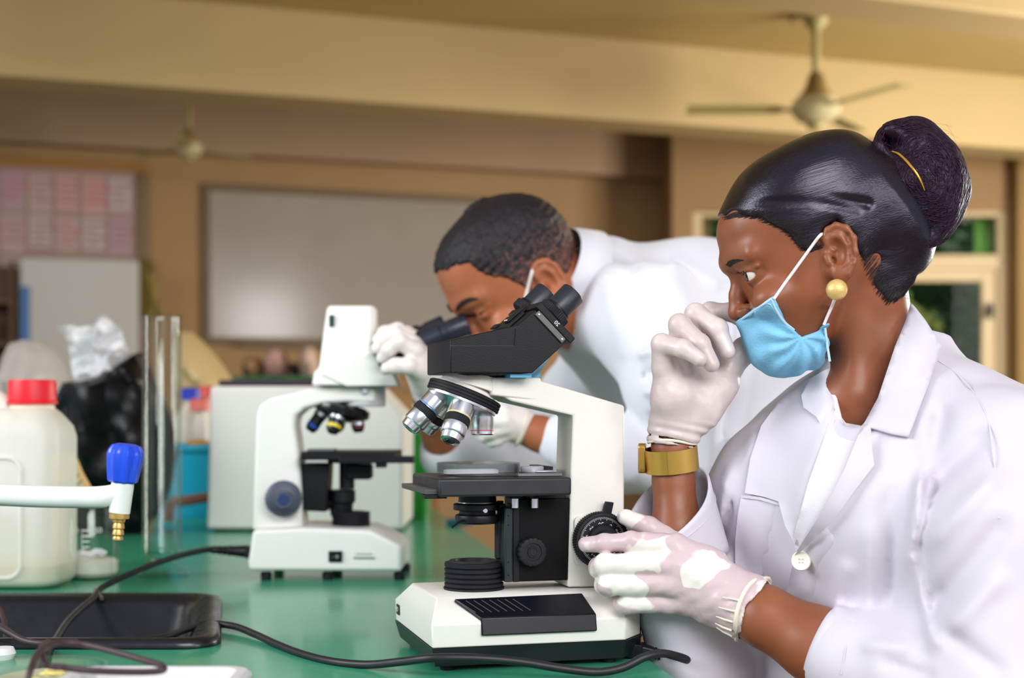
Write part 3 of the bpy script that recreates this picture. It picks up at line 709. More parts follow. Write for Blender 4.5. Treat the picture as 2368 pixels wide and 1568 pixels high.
for px in (1191, 1236):
    (qa, qz) = L1(px, 1163, .066); MB().lathe([(.0042, -.0052), (.0042, .0045), (.0036, .005)], Matrix.Translation((qa, .066, qz)), 20).build('lock_screw', chrome_m, m1)
(qa, qz) = L1(1233, 1277, .060)
k_ = MB().lathe([(.011, -.014), (.0150, -.013), (.0153, -.011), (.0153, -.002), (.0148, 0), (.0135, .0006), (.0095, .0006), (.009, -.0006), (.0062, -.0006), (.0058, .0008), (.0046, .0008), (.004, 0), (0, 0)], TR((qa, .060, qz), (0, -1, 0)), 64, mod=lambda r, z, i: r-(.0008 if (i % 4 == 0 and r > .0147) else 0)).build('condenser_knob', rubber, m1, ang=30)
# condenser
(ca, cz) = L1(1104, 1180, .1)
zc = lambda py: L1(1104, py, .1)[1]
DM = Matrix.Translation((ca, .1, 0))
MB().lathe([(.020, zb2), (.0205, zc(1163)), (.0192, zc(1164))], DM, 40).build('condenser_top', black_m, m1)
MB().lathe([(.0212, zc(1160)), (.0215, zc(1162.5)), (.0205, zc(1163.5))], DM, 40, closed=False).build('silver_ring', chrome_m, m1)
MB().lathe([(.024, zc(1164)), (.0258, zc(1165)), (.0258, zc(1178)), (.024, zc(1179))], DM, 48).build('condenser_holder', black_m, m1, bevel=.0004)
MB().box((ca+.01, .085, zc(1176)), (b0[0]+.006, .115, zc(1164))).build('holder_arm', black_m, m1, bevel=.001)
MB().lathe([(.0195, zc(1187)), (.0195, zc(1179))], DM, 40).build('condenser_neck', black_m, m1)
MB().lathe([(.021, zc(1210)), (.0238, zc(1206)), (.0242, zc(1196)), (.0235, zc(1190)), (.0195, zc(1187))], DM, 48).build('iris_ring', black_m, m1, bevel=.0004)
MB().tube([(ca-.018, .085, zc(1200)), (ca-.026, .078, zc(1204)), (ca-.0335, .074, zc(1214))], .0011, 8).build('iris_lever', black_m, m1)
(qa, qz) = L1(1122, 1181, .075); MB().lathe([(.0028, -.006), (.0028, .001), (.0022, .0018)], TR((qa, .075, qz), (0, -1, 0)), 16).build('clamp_screw', chrome_m, m1)
# collector: ribbed lamp housing
(la, lz) = L1(1096, 1330, .1); zz = lambda py: L1(1096, py, .1)[1]
prof = [(.0325, .070), (.0325, .0722)]
for i in range(5):
    z_ = .0742+i*.0052; prof += [(.0290, z_-.002), (.0290, z_-.0012), (.0312, z_-.0008), (.0316, z_+.0006), (.0316, z_+.0022), (.0310, z_+.0026)]
zt_ = prof[-1][1]
prof += [(.0310, zt_+.001), (.0270, zt_+.0015), (.0262, zt_+.003), (.0200, zt_+.0032), (.0192, zt_-.004), (0, zt_-.005)]
MB().lathe(prof, Matrix.Translation((la, .1, 0)), 56).build('lamp_collector', rubber, m1, ang=35)
# dial knob on the near side of the arm
kp0, kp1 = L1(1326, 1194, bN), L1(1420, 1303, bN)
ppl = [(x, y) for x, y in rrect(kp0[0], kp1[1], kp1[0], kp0[1], .006)]
MB().prism(ppl, bN-.004, bN-.0002).build('knob_plate', scope_w, m1, bevel=.0008)
(ka, kz) = L1(1394, 1250, .056)
KM = TR((ka, .056, kz), (0, -1, 0), (1, 0, 0))
KR = .0305
kb = MB().lathe([(.020, -.014), (KR-.002, -.0130), (KR, -.012), (KR, -.002), (KR-.0012, -.0006), (KR-.004, 0), (KR-.0045, -.0004), (.0185, -.0004), (.0175, .0004), (.0165, .0045), (.0155, .0055), (0, .0058)], KM, 140, mod=lambda r, z, i: r-(.0011 if (i % 2 and r > KR-.0015) else 0)).build('coarse_knob', rubber, m1, ang=30)
wi = MATS['white_ink']
for i in range(100):
    an = math.pi*2*i/100+1.15; L_ = .0022 if i % 5 else .0036; r_ = KR-.0055
    MB().box((r_-L_, -.00016, -.0004), (r_, .00016, -.0001), KM @ Matrix.Rotation(an-.1, 4, 'Z')).build('graduation', wi, kb, smooth=False)
for i in range(10):
    an = 1.05+2*math.pi*i/10 
    s_ = str((i*20) % 200); 
    text('numeral', s_, .0062, wi, KM @ Matrix.Rotation(an, 4, 'Z') @ Matrix.Translation((KR-.0135, 0, -.0002)) @ Matrix.Rotation(math.radians(-90), 4, 'Z'), kb, mirror=True)
MB().lathe([(.0115, .0055), (.0118, .0065), (.0118, .0160), (.0108, .0172), (0, .0172)], KM, 48, mod=lambda r, z, i: r-(.0005 if i % 2 and r > .0116 else 0)).build('fine_knob', rubber, m1, ang=30)
lv0, lv1 = L1(1398, 1200, .066), L1(1412, 1160, .060)
MB().add([(lv0[0]-.006, .070, lv0[1]-.008), (lv0[0]+.004, .070, lv0[1]-.008), (lv0[0]+.004, .063, lv0[1]-.008), (lv0[0]-.006, .063, lv0[1]-.008),
          (lv1[0]-.004, .068, lv1[1]), (lv1[0]+.004, .068, lv1[1]-.001), (lv1[0]+.004, .060, lv1[1]-.001), (lv1[0]-.004, .060, lv1[1])],
         [(0,3,2,1),(4,5,6,7),(0,1,5,4),(1,2,6,5),(2,3,7,6),(3,0,4,7)]).build('lock_lever', rubber, m1, bevel=.0008)
(qa, qz) = L1(1371, 1318, .070); MB().lathe([(.0022, -.003), (.0022, .001), (.0014, .0022), (0, .0024)], TR((qa, .070, qz), (0, -1, 0)), 14, closed=False).build('set_screw', chrome_m, m1)
MB().lathe([(.0007, 0), (.0006, .0003), (0, .0004)], TR((.012, .02, .0575), (0, -.53, .84)), 8, closed=False).build('screw_hole', black_g, m1)
# power inlet
(qa, qz) = L1(1441, 1500, .06)
MB().box((.2305, .045, .010), (.2355, .085, .030)).build('inlet', black_m, m1, bevel=.001)

# dish on the stage
ds = thing('petri_dish', 'clear glass petri dish on the black stage of the near microscope', 'dish', L1.M @ Matrix.Translation((ca+.001, .1, zt+.0004)))
clear = thin_glass('clear_glass', (.97, .98, .98), 1, .3, .25)
MB().lathe([(0, 0), (.042, 0), (.0425, .0005), (.0425, .0115), (.0415, .0115), (.0413, .0014), (0, .0012)], n=56, closed=False).build('bottom', clear, ds)
MB().lathe([(.0446, .003), (.0448, .0128), (.0442, .0134), (0, .0134), (0, .0127), (.0436, .0126), (.0436, .003)], n=56, closed=False).build('lid', clear, ds)
sp = thing('specimen', 'white sample strip lying inside the petri dish', 'sample', L1.M @ Matrix.Translation((ca-.006, .1, zt+.0022)))
mb = MB()
ring_loft([[(x, y, z) for x, y in rrect(-.030, -.012, .028, .012, .008)] for z in (0, .0035)]+[[(x, y, .0045) for x, y in rrect(-.028, -.010, .026, .010, .007)]], True, True).build('sample_block', mat('agar_white', (235, 232, 236), .5), sp)
# ---------------------------------------------------------------- far microscope
L2 = Loc(*[P(580, 1330, 2.17)[i] for i in (0, 1)], 0.0)
L2.o.z = BZ; L2.M = Matrix.Translation(L2.o)
m2 = thing('microscope', 'far white microscope with tall tapered head, the man looking into it', 'microscope', L2.M)
w2 = mat('scope2_enamel', (232, 231, 226), .4, var=.015, vs=10)
B0, B1 = 0.0, .16
ring = lambda pts, b, ins=0: [(a, b, z) for a, z in L2.poly(pts, B0)]
base2 = [(584, 1226), (700, 1221), (855, 1226), (928, 1262), (929, 1322), (575, 1320), (573, 1300)]
MB().prism(L2.poly(base2, B0), B0, B1).build('base', w2, m2, bevel=.006, seg=4)
for a in (.01, .105, .215):
    for b in (.02, .14): MB().lathe([(.008, 0), (.009, .007), (.008, .012)], Matrix.Translation((a+.01, b, 0)), 14).build('rubber_foot', rubber, m2)
am = .045; aN, aF = am, .115
armp = [(582, 1228), (585, 1130), (592, 960), (600, 935), (625, 920), (745, 893), (850, 892), (868, 902), (868, 932), (800, 930), (740, 935), (705, 945), (684, 962), (682, 985), (692, 1050), (697, 1130), (700, 1228)]
MB().prism(L2.poly(armp, aN), aN, aF).build('arm', w2, m2, bevel=.006, seg=4, ang=50)
# head: tapered housing and flared prism box
def hp2(px, py, b=.05): return L2(px, py, b)
def rr(px0, px1, py, b0, b1, r=.012):
    a0, z = L2(px0, py, .05); a1, _ = L2(px1, py, .05); return [(x, y, z) for x, y in rrect(a0, b0, a1, b1, r, 5)]
ring_loft([rr(724, 868, 892, .025, .135), rr(728, 868, 862, .028, .132), rr(738, 868, 848, .04, .12), rr(747, 867, 760, .047, .113), rr(753, 866, 715, .05, .11), rr(757, 863, 706, .054, .106, .010)], True, True).build('head_housing', w2, m2, ang=60, bevel=.003)
pb = [(860, 812), (884, 810), (918, 888), (916, 892), (800, 893), (742, 866)]
MB().prism(L2.poly(pb, .022), .022, .138).build('prism_box', w2, m2, bevel=.005, seg=3)
(qa, qz) = L2(767, 742, .045); MB().box((qa-.004, .0445, qz-.009), (qa+.004, .05, qz+.009)).build('slot', mat('green_slot', (16, 60, 50), .4), m2, bevel=.0008)
(qa, qz) = L2(842, 914, .08); MB().lathe([(.032, qz-.018), (.034, qz-.016), (.034, qz+.013), (.031, qz+.015)], Matrix.Translation((qa, .08, 0)), 40).build('head_collar', mat('grey_collar', (190, 190, 194), .35), m2)
(qa, qz) = L2(845, 905, .046); MB().lathe([(.005, -.004), (.005, .006), (.004, .007)], TR((qa, .046, qz), (0, -1, 0)), 18).build('clamp_screw', chrome_m, m2)
(ta, tz) = L2(790, 950, .08); T2 = Vector((ta, .08, tz)); TA2 = Vector((-.25, 0, -.968)).normalized(); TM2 = TR(T2, TA2, (0, 1, 0))
MB().lathe([(.035, -.012), (.044, -.008), (.045, 0), (.044, .004), (.036, .009), (.02, .014), (0, .016)], TM2, 48).build('turret', black_g, m2)
MB().lathe([(.02, .012), (.022, .0145), (.012, .017), (0, .018)], TM2, 30, closed=False).build('turret_cap', chrome_m, m2)
for az, L_, r_, bm_ in ((185, .04, .011, mat('blue2', (20, 70, 170), .35)), (95, .03, .011, mat('grey2', (80, 80, 86), .3)), (268, .032, .0125, mat('yellow2', (225, 200, 40), .4)), (0, .022, .011, mat('red2', (160, 40, 40), .4))):
    a = math.radians(az); e = Vector((math.cos(a), math.sin(a), 0)); e = (e-TA2*e.dot(TA2)).normalized(); ax = (TA2*math.cos(.36)+e*math.sin(.36)).normalized(); M = TR(T2+TA2*.006+e*.027, ax)
    o = MB().lathe([(r_, -.004), (r_, .012), (r_*.9, .013), (r_*.9, L_-.006), (r_*.6, L_), (0, L_)], M, 28, closed=False).build('objective', mat('obj2_black', (22, 24, 28), .2) if az == 185 else MATS['obj2_black'], m2)
    MB().lathe([(r_*1.02, .002), (r_*1.02, .010)], M, 28, closed=False).build('chrome_ring', chrome_m, o)
    MB().lathe([(r_*.94, L_-.013), (r_*.94, L_-.008)], M, 28, closed=False).build('colour_band', bm_, o)
# stage of the far scope
(s0, zt2), (s1, _) = L2(697, 1036, .02), L2(880, 1040, .02)
zs0, zs1 = L2(700, 1052, .02)[1], L2(700, 1070, .02)[1]
MB().box((s0, .01, zs1+.004), (s0+.145, .15, zs0+.005)).build('stage', black_m, m2, bevel=.002)
MB().box((s0+.06, -.004, zs1), (L2(957, 1060, .0)[0], .010, zs1+.011)).build('stage_arm', black_m, m2, bevel=.001)
MB().box((L2(868, 1080, .0)[0], 0, L2(868, 1082, 0)[1]), (L2(892, 1080, 0)[0], .03, zs1)).build('slide_carrier', black_m, m2, bevel=.001)
MB().box((s0+.008, .02, zs0+.0055), (s0+.05, .06, zs0+.009)).build('slide_holder', mat('holder2', (120, 122, 124), .35, metal=.5), m2, bevel=.001)
f0, f1 = L2(698, 1072, .055), L2(762, 1184, .055)
MB().prism([(f0[0], f1[1]+.002), (f1[0]-.004, f1[1]), (f1[0], f0[1]), (f0[0]-.001, f0[1])], .052, .108).build('focus_block', black_m, m2, bevel=.003)
dz2 = lambda py: L2(795, py, .08)[1]; da = L2(795, 1100, .08)[0]
MB().lathe([(.012, dz2(1130)), (.012, dz2(1072)), (.03, dz2(1070)), (.032, dz2(1056))], Matrix.Translation((da+.005, .08, 0)), 30).build('condenser', black_m, m2, ang=30)
MB().lathe([(.018, dz2(1163)), (.0205, dz2(1160)), (.0205, dz2(1135)), (.018, dz2(1132))], Matrix.Translation((da-.002, .08, 0)), 30).build('condenser_lens', black_m, m2, ang=30)
MB().lathe([(.017, dz2(1192)), (.019, dz2(1164))], Matrix.Translation((da-.004, .08, 0)), 30).build('field_lens', black_m, m2)
MB().box((da+.005, .06, dz2(1108)), (da+.045, .1, dz2(1072))).build('condenser_carrier', black_m, m2, bevel=.004)
pr = [(.031, L2(812, 1222, .08)[1])]
for i in range(4):
    z_ = L2(812, 1216-i*9, .08)[1]; pr += [(.0285, z_-.001), (.0305, z_), (.0305, z_+.003), (.0285, z_+.004)]
MB().lathe(pr+[(.02, pr[-1][1]+.001), (0, pr[-1][1]-.001)], Matrix.Translation((L2(812, 1200, .08)[0], .08, 0)), 36).build('lamp_collector', rubber, m2, ang=30)
(qa, qz) = L2(660, 1153, .03); KM2 = TR((qa, .012, qz), (.16, -.98, 0), (1, 0, 0))
kk = MB().lathe([(.024, -.033), (.0275, -.030), (.0285, -.020), (.0285, -.010), (.026, -.008), (.0200, -.006), (.0195, .004), (.014, .005), (.013, .016), (.0125, .018), (0, .0178)], KM2, 48, mod=lambda r, z, i: r-(.0007 if i % 2 and r > .0275 else 0)).build('focus_knob', mat('knob_grey', (78, 82, 98), .45), m2, ang=35)
MB().lathe([(.0095, .0181), (.009, .0186), (0, .0186)], KM2, 30, closed=False).build('knob_cap', mat('knob_blue', (28, 50, 100), .4), kk)
(qa, qz) = L2(776, 1287, 0)
sw = MB().box((qa-.0105, -.0025, qz-.0085), (qa+.0105, -.0002, qz+.0085)).build('switch_plate', black_m, m2, bevel=.0006)
MB().box((qa-.0065, -.0042, qz-.005), (qa+.0065, -.0026, qz+.005)).build('rocker', black_g, sw, bevel=.0008)
text('mark', '-  O', .006, MATS['white_ink'], TR((qa, -.0043, qz), (0, -1, 0), (1, 0, 0)), sw)
(qa, qz) = L2(842, 1288, 0); MB().box((qa-.016, -.0015, qz-.0024), (qa+.016, -.0002, qz-.0004)).build('trim_line', mat('teal_print', (40, 110, 95), .5), m2, smooth=False)
MB().box((qa-.013, -.0012, qz+.004), (qa+.012, -.0002, qz+.006)).build('brand_line', mat('grey_print', (176, 178, 176), .5), m2, smooth=False)
# eyepieces toward the man
for k, (p0, p1) in enumerate((((955, 800, 2.20), (1083, 748, 2.20)), ((920, 800, 2.275), (1030, 752, 2.275)))):
    A = P(*p0)-L2.o; B = P(*p1)-L2.o; dr = (B-A); Ln = dr.length
    MB().lathe([(.019, 0), (.019, Ln*.5), (.0155, Ln*.52), (.0155, Ln*.62), (.017, Ln*.63), (.0175, Ln*.97), (.016, Ln), (.012, Ln), (.01, Ln*.95), (0, Ln*.94)], TR(A, dr), 32).build('eyepiece', mat('eyepiece2', (34, 38, 50), .35) if k == 0 else MATS['eyepiece2'], m2, ang=30)
A = P(880, 840, 2.24)-L2.o; B = P(965, 800, 2.24)-L2.o
mb = MB(); M = TR(A, (B-A), (0, 1, 0)); mb.prism(rrect(-.055, -.022, .055, .022, .008), 0, (B-A).length, M, ax='z'); mb.build('prism_head', black_m, m2, bevel=.002)
MB().box((-.006, .05, .035), (-.0003, .085, .06)).build('inlet', black_m, m2, bevel=.001)
# ---------------------------------------------------------------- things on the bench
def bp(px, py, z=0):            # point of the picture on a level z above the bench
    Y = (CZ-BZ-z)*FPX/(py-HY); return P(px, py, Y)
def Yb(py, z=0): return (CZ-BZ-z)*FPX/(py-HY)
# white instrument behind the far microscope
Yq = Yb(1230)
wb = thing('instrument_case', 'plain white instrument case with a dark lid strip behind the far microscope', 'instrument', (0, 0, 0))
pf = lambda px, py: (P(px, py, Yq).x, P(px, py, Yq).z)
MB().prism([pf(478, 1224), pf(486, 893), pf(868, 893), pf(893, 920), pf(935, 962), pf(932, 1226)], Yq, Yq+.30).build('housing', mat('case_white', (226, 224, 218), .4, var=.02, vs=6), wb, bevel=.008, seg=3)
a, b = pf(498, 892), pf(722, 878); MB().box((a[0], Yq+.03, a[1]), (b[0], Yq+.27, b[1])).build('lid_strip', mat('lid_plum', (52, 36, 52), .4), wb, bevel=.004)
for px in (500, 900):
    c = pf(px, 1226)
    for yy in (.04, .26): MB().lathe([(.014, BZ), (.014, c[1]+.002)], Matrix.Translation((c[0], Yq+yy, 0)), 14).build('foot', rubber, wb)
# jerrycan
Yj = Yb(1366)+.07
jm = mat('hdpe', (240, 238, 228), .42, sss=.3, sssr=(1, .9, .7), alpha=.62); jl = mat('pale_liquid', (222, 196, 92), .2)
jc = thing('jerrycan', 'translucent white jerrycan with red screw cap and yellowish liquid', 'jerrycan', (0, 0, 0))
def jr(px0, px1, py, hd, r=.03):
    a, b = P(px0, py, Yj), P(px1, py, Yj); return [(x, y, a.z) for x, y in rrect(a.x, Yj-hd, b.x, Yj+hd, r, 6)]
JB = BZ+.002
body = [[(x, y, JB) for x, y, z in jr(-128, 146, 1362, .058)], [(x, y, JB+.006) for x, y, z in jr(-138, 155, 1352, .066)], jr(-142, 158, 1330, .068), jr(-142, 158, 1180, .068), jr(-140, 158, 1010, .068), jr(-135, 152, 985, .064), jr(-110, 136, 962, .052, .028), jr(-80, 128, 950, .040, .026), jr(-60, 122, 945, .032, .022)]
ring_loft(body, True, True).build('body', jm, jc, ang=60)
for sy in (-1,):
    fr_ = [[(x, Yj-.0685, z) for x, z in rrect(P(-100, 1320, Yj).x, P(0, 1325, Yj).z, P(84, 1320, Yj).x, P(0, 1055, Yj).z, .02, 5)]]
    MB().tube([Vector(p) for p in fr_[0]]+[Vector(fr_[0][0])], .0035, 8).build('moulded_rib', jm, jc)
li = [[(x, y, JB+.003) for x, y, z in jr(-124, 142, 1362, .054)], [(x, y, JB+.010) for x, y, z in jr(-134, 151, 1352, .062)], [(x, y, z) for x, y, z in jr(-138, 154, 1300, .064)]]
ring_loft(li, True, True).build('liquid', jl, jc, ang=60)
cx = P(75, 930, Yj)
MB().lathe([(.031, cx.z-.018), (.033, cx.z-.008), (.0315, cx.z-.004), (.0315, cx.z+.004)], Matrix.Translation((cx.x, Yj, 0)), 36).build('neck', mat('neck_cream', (226, 205, 180), .45), jc)
zc0, zc1 = P(75, 934, Yj).z, P(75, 879, Yj).z
MB().lathe([(.0365, zc0), (.0365, zc0+.003), (.0350, zc0+.005), (.0345, zc1-.003), (.033, zc1), (.027, zc1+.0004), (.026, zc1-.001), (0, zc1-.001)], Matrix.Translation((cx.x, Yj, 0)) , 72, mod=lambda r, z, i: r-(.0006 if i % 2 and .034 < r < .0363 else 0)).build('screw_cap', mat('red_cap', (222, 12, 36), .45), jc, ang=30)
MB().tube([P(26, 975, Yj), P(12, 940, Yj), P(-8, 922, Yj), P(-40, 918, Yj), P(-90, 930, Yj), P(-118, 985, Yj)], [.014, .0135, .013, .013, .014, .017], 14, smooth=6).build('handle', jm, jc)
# beaker with powder
Yk = Yb(1345)+.05; ck = P(214, 1345, Yk); kz = BZ+.0005; kr = .0410; kh = P(0, 1176, Yk-.03).z-kz
bk = thing('beaker', 'glass beaker with white graduations beside the jerrycan', 'beaker', (ck.x, Yk, kz))
glass = thin_glass('lab_glass', (.965, .985, .97), 1, .14, .3)
MB().lathe([(0, 0), (kr-.006, 0), (kr, .006), (kr, kh-.004), (kr+.003, kh), (kr+.0015, kh+.001), (kr-.002, kh-.004), (kr-.002, .008), (kr-.008, .002), (0, .002)], n=48, closed=False).build('glass_wall', glass, bk)
wp = mat('white_print', (225, 225, 225), .6)
def on_cyl(ang, z, r): return TR((r*math.cos(ang), r*math.sin(ang), z), (math.cos(ang), math.sin(ang), 0), (-math.sin(ang), math.cos(ang), 0))
for i in range(6):
    M = on_cyl(math.radians(-84), .034+i*.0085, kr+.0003); MB().box((-.008, -.0009, 0), (.003, .0009, .0003), M).build('graduation', wp, bk, smooth=False)
MB().box((-.0085, -.0255, 0), (-.0078, .0225, .0003), on_cyl(math.radians(-84), .056, kr+.0003)).build('graduation_line', wp, bk, smooth=False)
for s_, an, z_, sz in (('400', -112, .076, .009), ('ml', -112, .054, .007), ('50', -62, .076, .012)): text('numeral', s_, sz, wp, on_cyl(math.radians(an), z_, kr+.0003), bk)
pw = thing('powder', 'white powder settled in the bottom of the beaker', 'powder', (ck.x, Yk, kz+.0023)); pw['kind'] = 'stuff'
pw2 = MB().lathe([(0, 0), (kr-.009, 0), (kr-.0026, .007), (kr-.0024, .024), (kr-.008, .027), (.015, .029), (0, .0285)], n=40, closed=False).build('heap', mat('powder_white', (222, 214, 202), .9, bump=.4, bs=120, var=.05, vs=60), pw)
pt = thing('paper_twist', 'crumpled white paper twist on the powder in the beaker', 'paper', (ck.x-.004, Yk-.012, kz+.036))
mb = MB(); rg = random.Random(5)
pts_ = [Vector((-.027+.054*i/8, .004*math.sin(i), .002*math.cos(i*2)+.004*i/8)) for i in range(9)]
mb.tube(pts_, [.0035, .0055, .006, .0062, .0058, .0062, .006, .0058, .003], 9)
for v_ in mb.v: v_ += Vector((rg.uniform(-1, 1), rg.uniform(-1, 1), rg.uniform(-1, 1)))*.0016
mb.build('sheet', mat('tissue', (226, 222, 226), .8), pt, ang=25)
# graduated cylinder
Yc = Yb(1338)+.035; cc = P(375, 1338, Yc); gz = BZ+.0004; gr = .0310; gh = P(0, 727, Yc).z-gz
gc = thing('measuring_cylinder', 'tall clear glass measuring cylinder on a flared foot', 'cylinder', (cc.x, Yc, gz))
MB().lathe([(0, 0), (.0405, 0), (.0415, .003), (.038, .008), (.026, .018), (.0245, .024), (gr-.002, .032), (gr, .040), (gr, gh-.006), (gr+.0025, gh-.001), (gr+.0015, gh), (gr-.0010, gh-.002), (gr-.0018, gh-.01), (gr-.0018, .043), (gr-.006, .036), (0, .033)], n=48, closed=False,).build('glass_tube', glass, gc)
MB().lathe([(0, .0265), (.016, .026), (.0175, .0232), (.012, .021), (0, .0205)], n=24, closed=False).build('foot_bubble', mat('bubble', (225, 235, 225), .1, trans=.5), gc)
# black refuse bag with a clear bag stuffed into it
YB = 3.0
def blob_bag(name, rows, Yc_, depth, m, parent, n=44, seed=1, amp=.012, z0=None):
    v = []; f = []; rr_ = np.random.default_rng(seed)
    for k, (py, xl, xr_) in enumerate(rows):
        a, b = P(xl, py, Yc_), P(xr_, py, Yc_); c_ = (a+b)/2; hw = (b.x-a.x)/2; dd = depth(k/(len(rows)-1))
        for j in range(n):
            t = 2*math.pi*j/n; x = c_.x+hw*math.cos(t)*(1 if abs(math.cos(t)) > .93 else 1); y = Yc_+dd*math.sin(t)
            q = noise3(x*1.0, y, c_.z*.6, 42, seed); q2 = abs(noise3(x*.8, y*.8, c_.z*.5, 70, seed+9))
            s_ = amp*(q*.8-q2*1.2)*(abs(math.sin(t))**.5)
            v.append((x, y-s_*(-1 if math.sin(t) > 0 else 1)*-1, max(c_.z+.35*s_, BZ+.001)))
    for i in range(len(rows)-1):
        for j in range(n): f.append((i*n+j, (i+1)*n+j, (i+1)*n+(j+1) % n, i*n+(j+1) % n))
    f.append(tuple(range((len(rows)-1)*n, len(rows)*n)))
    return mesh_obj(name, v, f, m, parent, ang=28)
bag = thing('refuse_bag', 'black plastic refuse bag standing behind the beaker', 'bag', (0, 0, 0))
key = [(814, 320, 332), (830, 296, 338), (852, 262, 346), (876, 228, 356), (884, 150, 360), (920, 134, 376), (960, 136, 392), (1000, 145, 403), (1050, 150, 408), (1100, 148, 400), (1150, 150, 386), (1190, 158, 366), (1212, 172, 345), (1232, 190, 330)]
rows = []
for i in range(len(key)-1):
    for j in range(3): t = j/3; rows.append(tuple(key[i][q]*(1-t)+key[i+1][q]*t for q in range(3)))
rows.append(key[-1])
bagm = mat('bag_black', (9, 9, 12), .34, spec=.22)
blob_bag('film', rows, YB, lambda t: .012+.075*math.sin(math.pi*min(1, t*1.05+.03))**.6, bagm, bag, amp=.022)
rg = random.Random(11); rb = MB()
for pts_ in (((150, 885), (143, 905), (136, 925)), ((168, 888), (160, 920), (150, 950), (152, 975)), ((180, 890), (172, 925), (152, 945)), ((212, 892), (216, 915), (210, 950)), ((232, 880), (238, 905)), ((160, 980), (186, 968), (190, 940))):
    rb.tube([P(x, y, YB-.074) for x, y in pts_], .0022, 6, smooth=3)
crease = rb.build('crease_glints', mat('bag_glint', (60, 60, 66), .12, spec=1), bag); crease['kind'] = 'stuff'  # paler grey tubes along the folds, glints put into the bag's colour
film = mat('clear_film', (246, 246, 250), .22, alpha=.40, spec=1)
def crumple(name, poly, Yc_, m, parent, seed, step=14, amp=.035, Yfun=None):
    b = resample(poly, step); P2 = np.array(b); rg = random.Random(seed); pts = list(b); nb = len(b)
    lo = P2.min(0); hi = P2.max(0)
    for _ in range(int((hi[0]-lo[0])*(hi[1]-lo[1])/step/step*1.1)):
        x, y = rg.uniform(lo[0], hi[0]), rg.uniform(lo[1], hi[1]); c = False; j = nb-1
        for i in range(nb):
            if (b[i][1] > y) != (b[j][1] > y) and x < (b[j][0]-b[i][0])*(y-b[i][1])/(b[j][1]-b[i][1])+b[i][0]: c = not c
            j = i
        if c and np.min(np.hypot(P2[:, 0]-x, P2[:, 1]-y)) > step*.5: pts.append((x, y))
    vs, es, fs, *_ = delaunay_2d_cdt([Vector(p) for p in pts], [(i, (i+1) % nb) for i in range(nb)], [], 1, 1e-4)
    v = [P(p.x, p.y, Yc_+amp*rg.uniform(-1, 1)) for p in vs]
    o = mesh_obj(name, v, [tuple(f) for f in fs], m, parent, smooth=False)
    md = o.modifiers.new('s', 'SOLIDIFY'); md.thickness = .0012; return o
cbg = thing('clear_bag', 'crumpled clear plastic bag sticking out of the black bag', 'bag', (0, 0, 0))
crumple('front_film', [(132, 756), (168, 752), (190, 764), (215, 772), (228, 735), (240, 728), (262, 748), (280, 762), (292, 800), (304, 822), (296, 836), (262, 858), (230, 880), (172, 884), (166, 850), (160, 800), (150, 772)], 2.98, film, cbg, 4, 15, .045)
crumple('rear_film', [(172, 760), (222, 750), (236, 738), (276, 770), (300, 826), (262, 862), (232, 884), (176, 888), (164, 820)], 3.06, film, cbg, 8, 18, .035)
cb2 = thing('clear_bag', 'limp clear plastic bag slumped behind the red cap', 'bag', (0, 0, 0))
rows2 = [(788, 60, 85), (800, 30, 112), (830, 12, 135), (870, 5, 150), (920, 0, 158), (980, -4, 160), (1060, -5, 160), (1150, -5, 155), (1180, 0, 150)]
blob_bag('film', rows2, 3.3, lambda t: .03+.09*math.sin(math.pi*min(1, t+.05))**.6, mat('clear_film2', (200, 192, 186), .3, alpha=.6, bump=.5, bs=40), cb2, seed=5, amp=.03)
cb3 = thing('cream_bag', 'pale yellowish plastic bag behind the measuring cylinder', 'bag', (0, 0, 0))
rows3 = [(768, 424, 440), (785, 418, 462), (810, 414, 486), (840, 412, 510), (870, 410, 530), (905, 412, 545), (980, 412, 550), (1040, 415, 550), (1111, 425, 540)]
blob_bag('film', rows3, 4.15, lambda t: .03+.11*math.sin(math.pi*min(1, t+.05))**.6, mat('cream_film', (190, 166, 118), .45, alpha=.9, bump=.5, bs=20), cb3, seed=6, amp=.03)
# paper packet
pk = thing('paper_packet', 'folded brown paper packet with green print behind the jerrycan', 'packet', (0, 0, 0))
Yp = 2.35
pp = [(120, 1340), (122, 1050), (160, 1047), (170, 1058), (178, 1075), (186, 1095), (206, 1130), (205, 1152), (156, 1178), (154, 1340)]
zb_ = BZ+.001
pq = [(P(x, y, Yp).x, max(P(x, y, Yp).z, zb_)) for x, y in pp]; pq[0] = (pq[0][0], zb_); pq[-1] = (pq[-1][0], zb_)
pbd = MB().prism(pq, Yp-.012, Yp+.02).build('paper', mat('kraft', (206, 172, 118), .8, bump=.3, bs=60), pk, bevel=.003)
tl = mat('teal_ink', (50, 130, 128), .7)
for i, (x, y, s_, sz) in enumerate(((168, 1092, 'YLI', .018), (172, 1112, 'U', .030))):
    c_ = P(x, y, Yp-.0125); text('print', s_, sz, tl, TR(c_, (0, -1, 0), (.6, 0, -.8)), pbd)
# marker pen between beaker and cylinder
pen = thing('marker_pen', 'white marker pen with red end lying behind the beaker', 'pen', bp(285, 1226, .008))
MB().lathe([(0, -.045), (.007, -.045), (.007, .035), (.005, .04), (0, .041)], TR((0, 0, 0), (1, .15, 0)), 16, closed=False).build('barrel', mat('pen_white', (220, 216, 222), .4), pen)
MB().lathe([(0, -.062), (.0075, -.062), (.0075, -.042), (0, -.041)], TR((0, 0, 0), (1, .15, 0)), 16, closed=False).build('cap', mat('pen_red', (190, 60, 60), .4), pen)
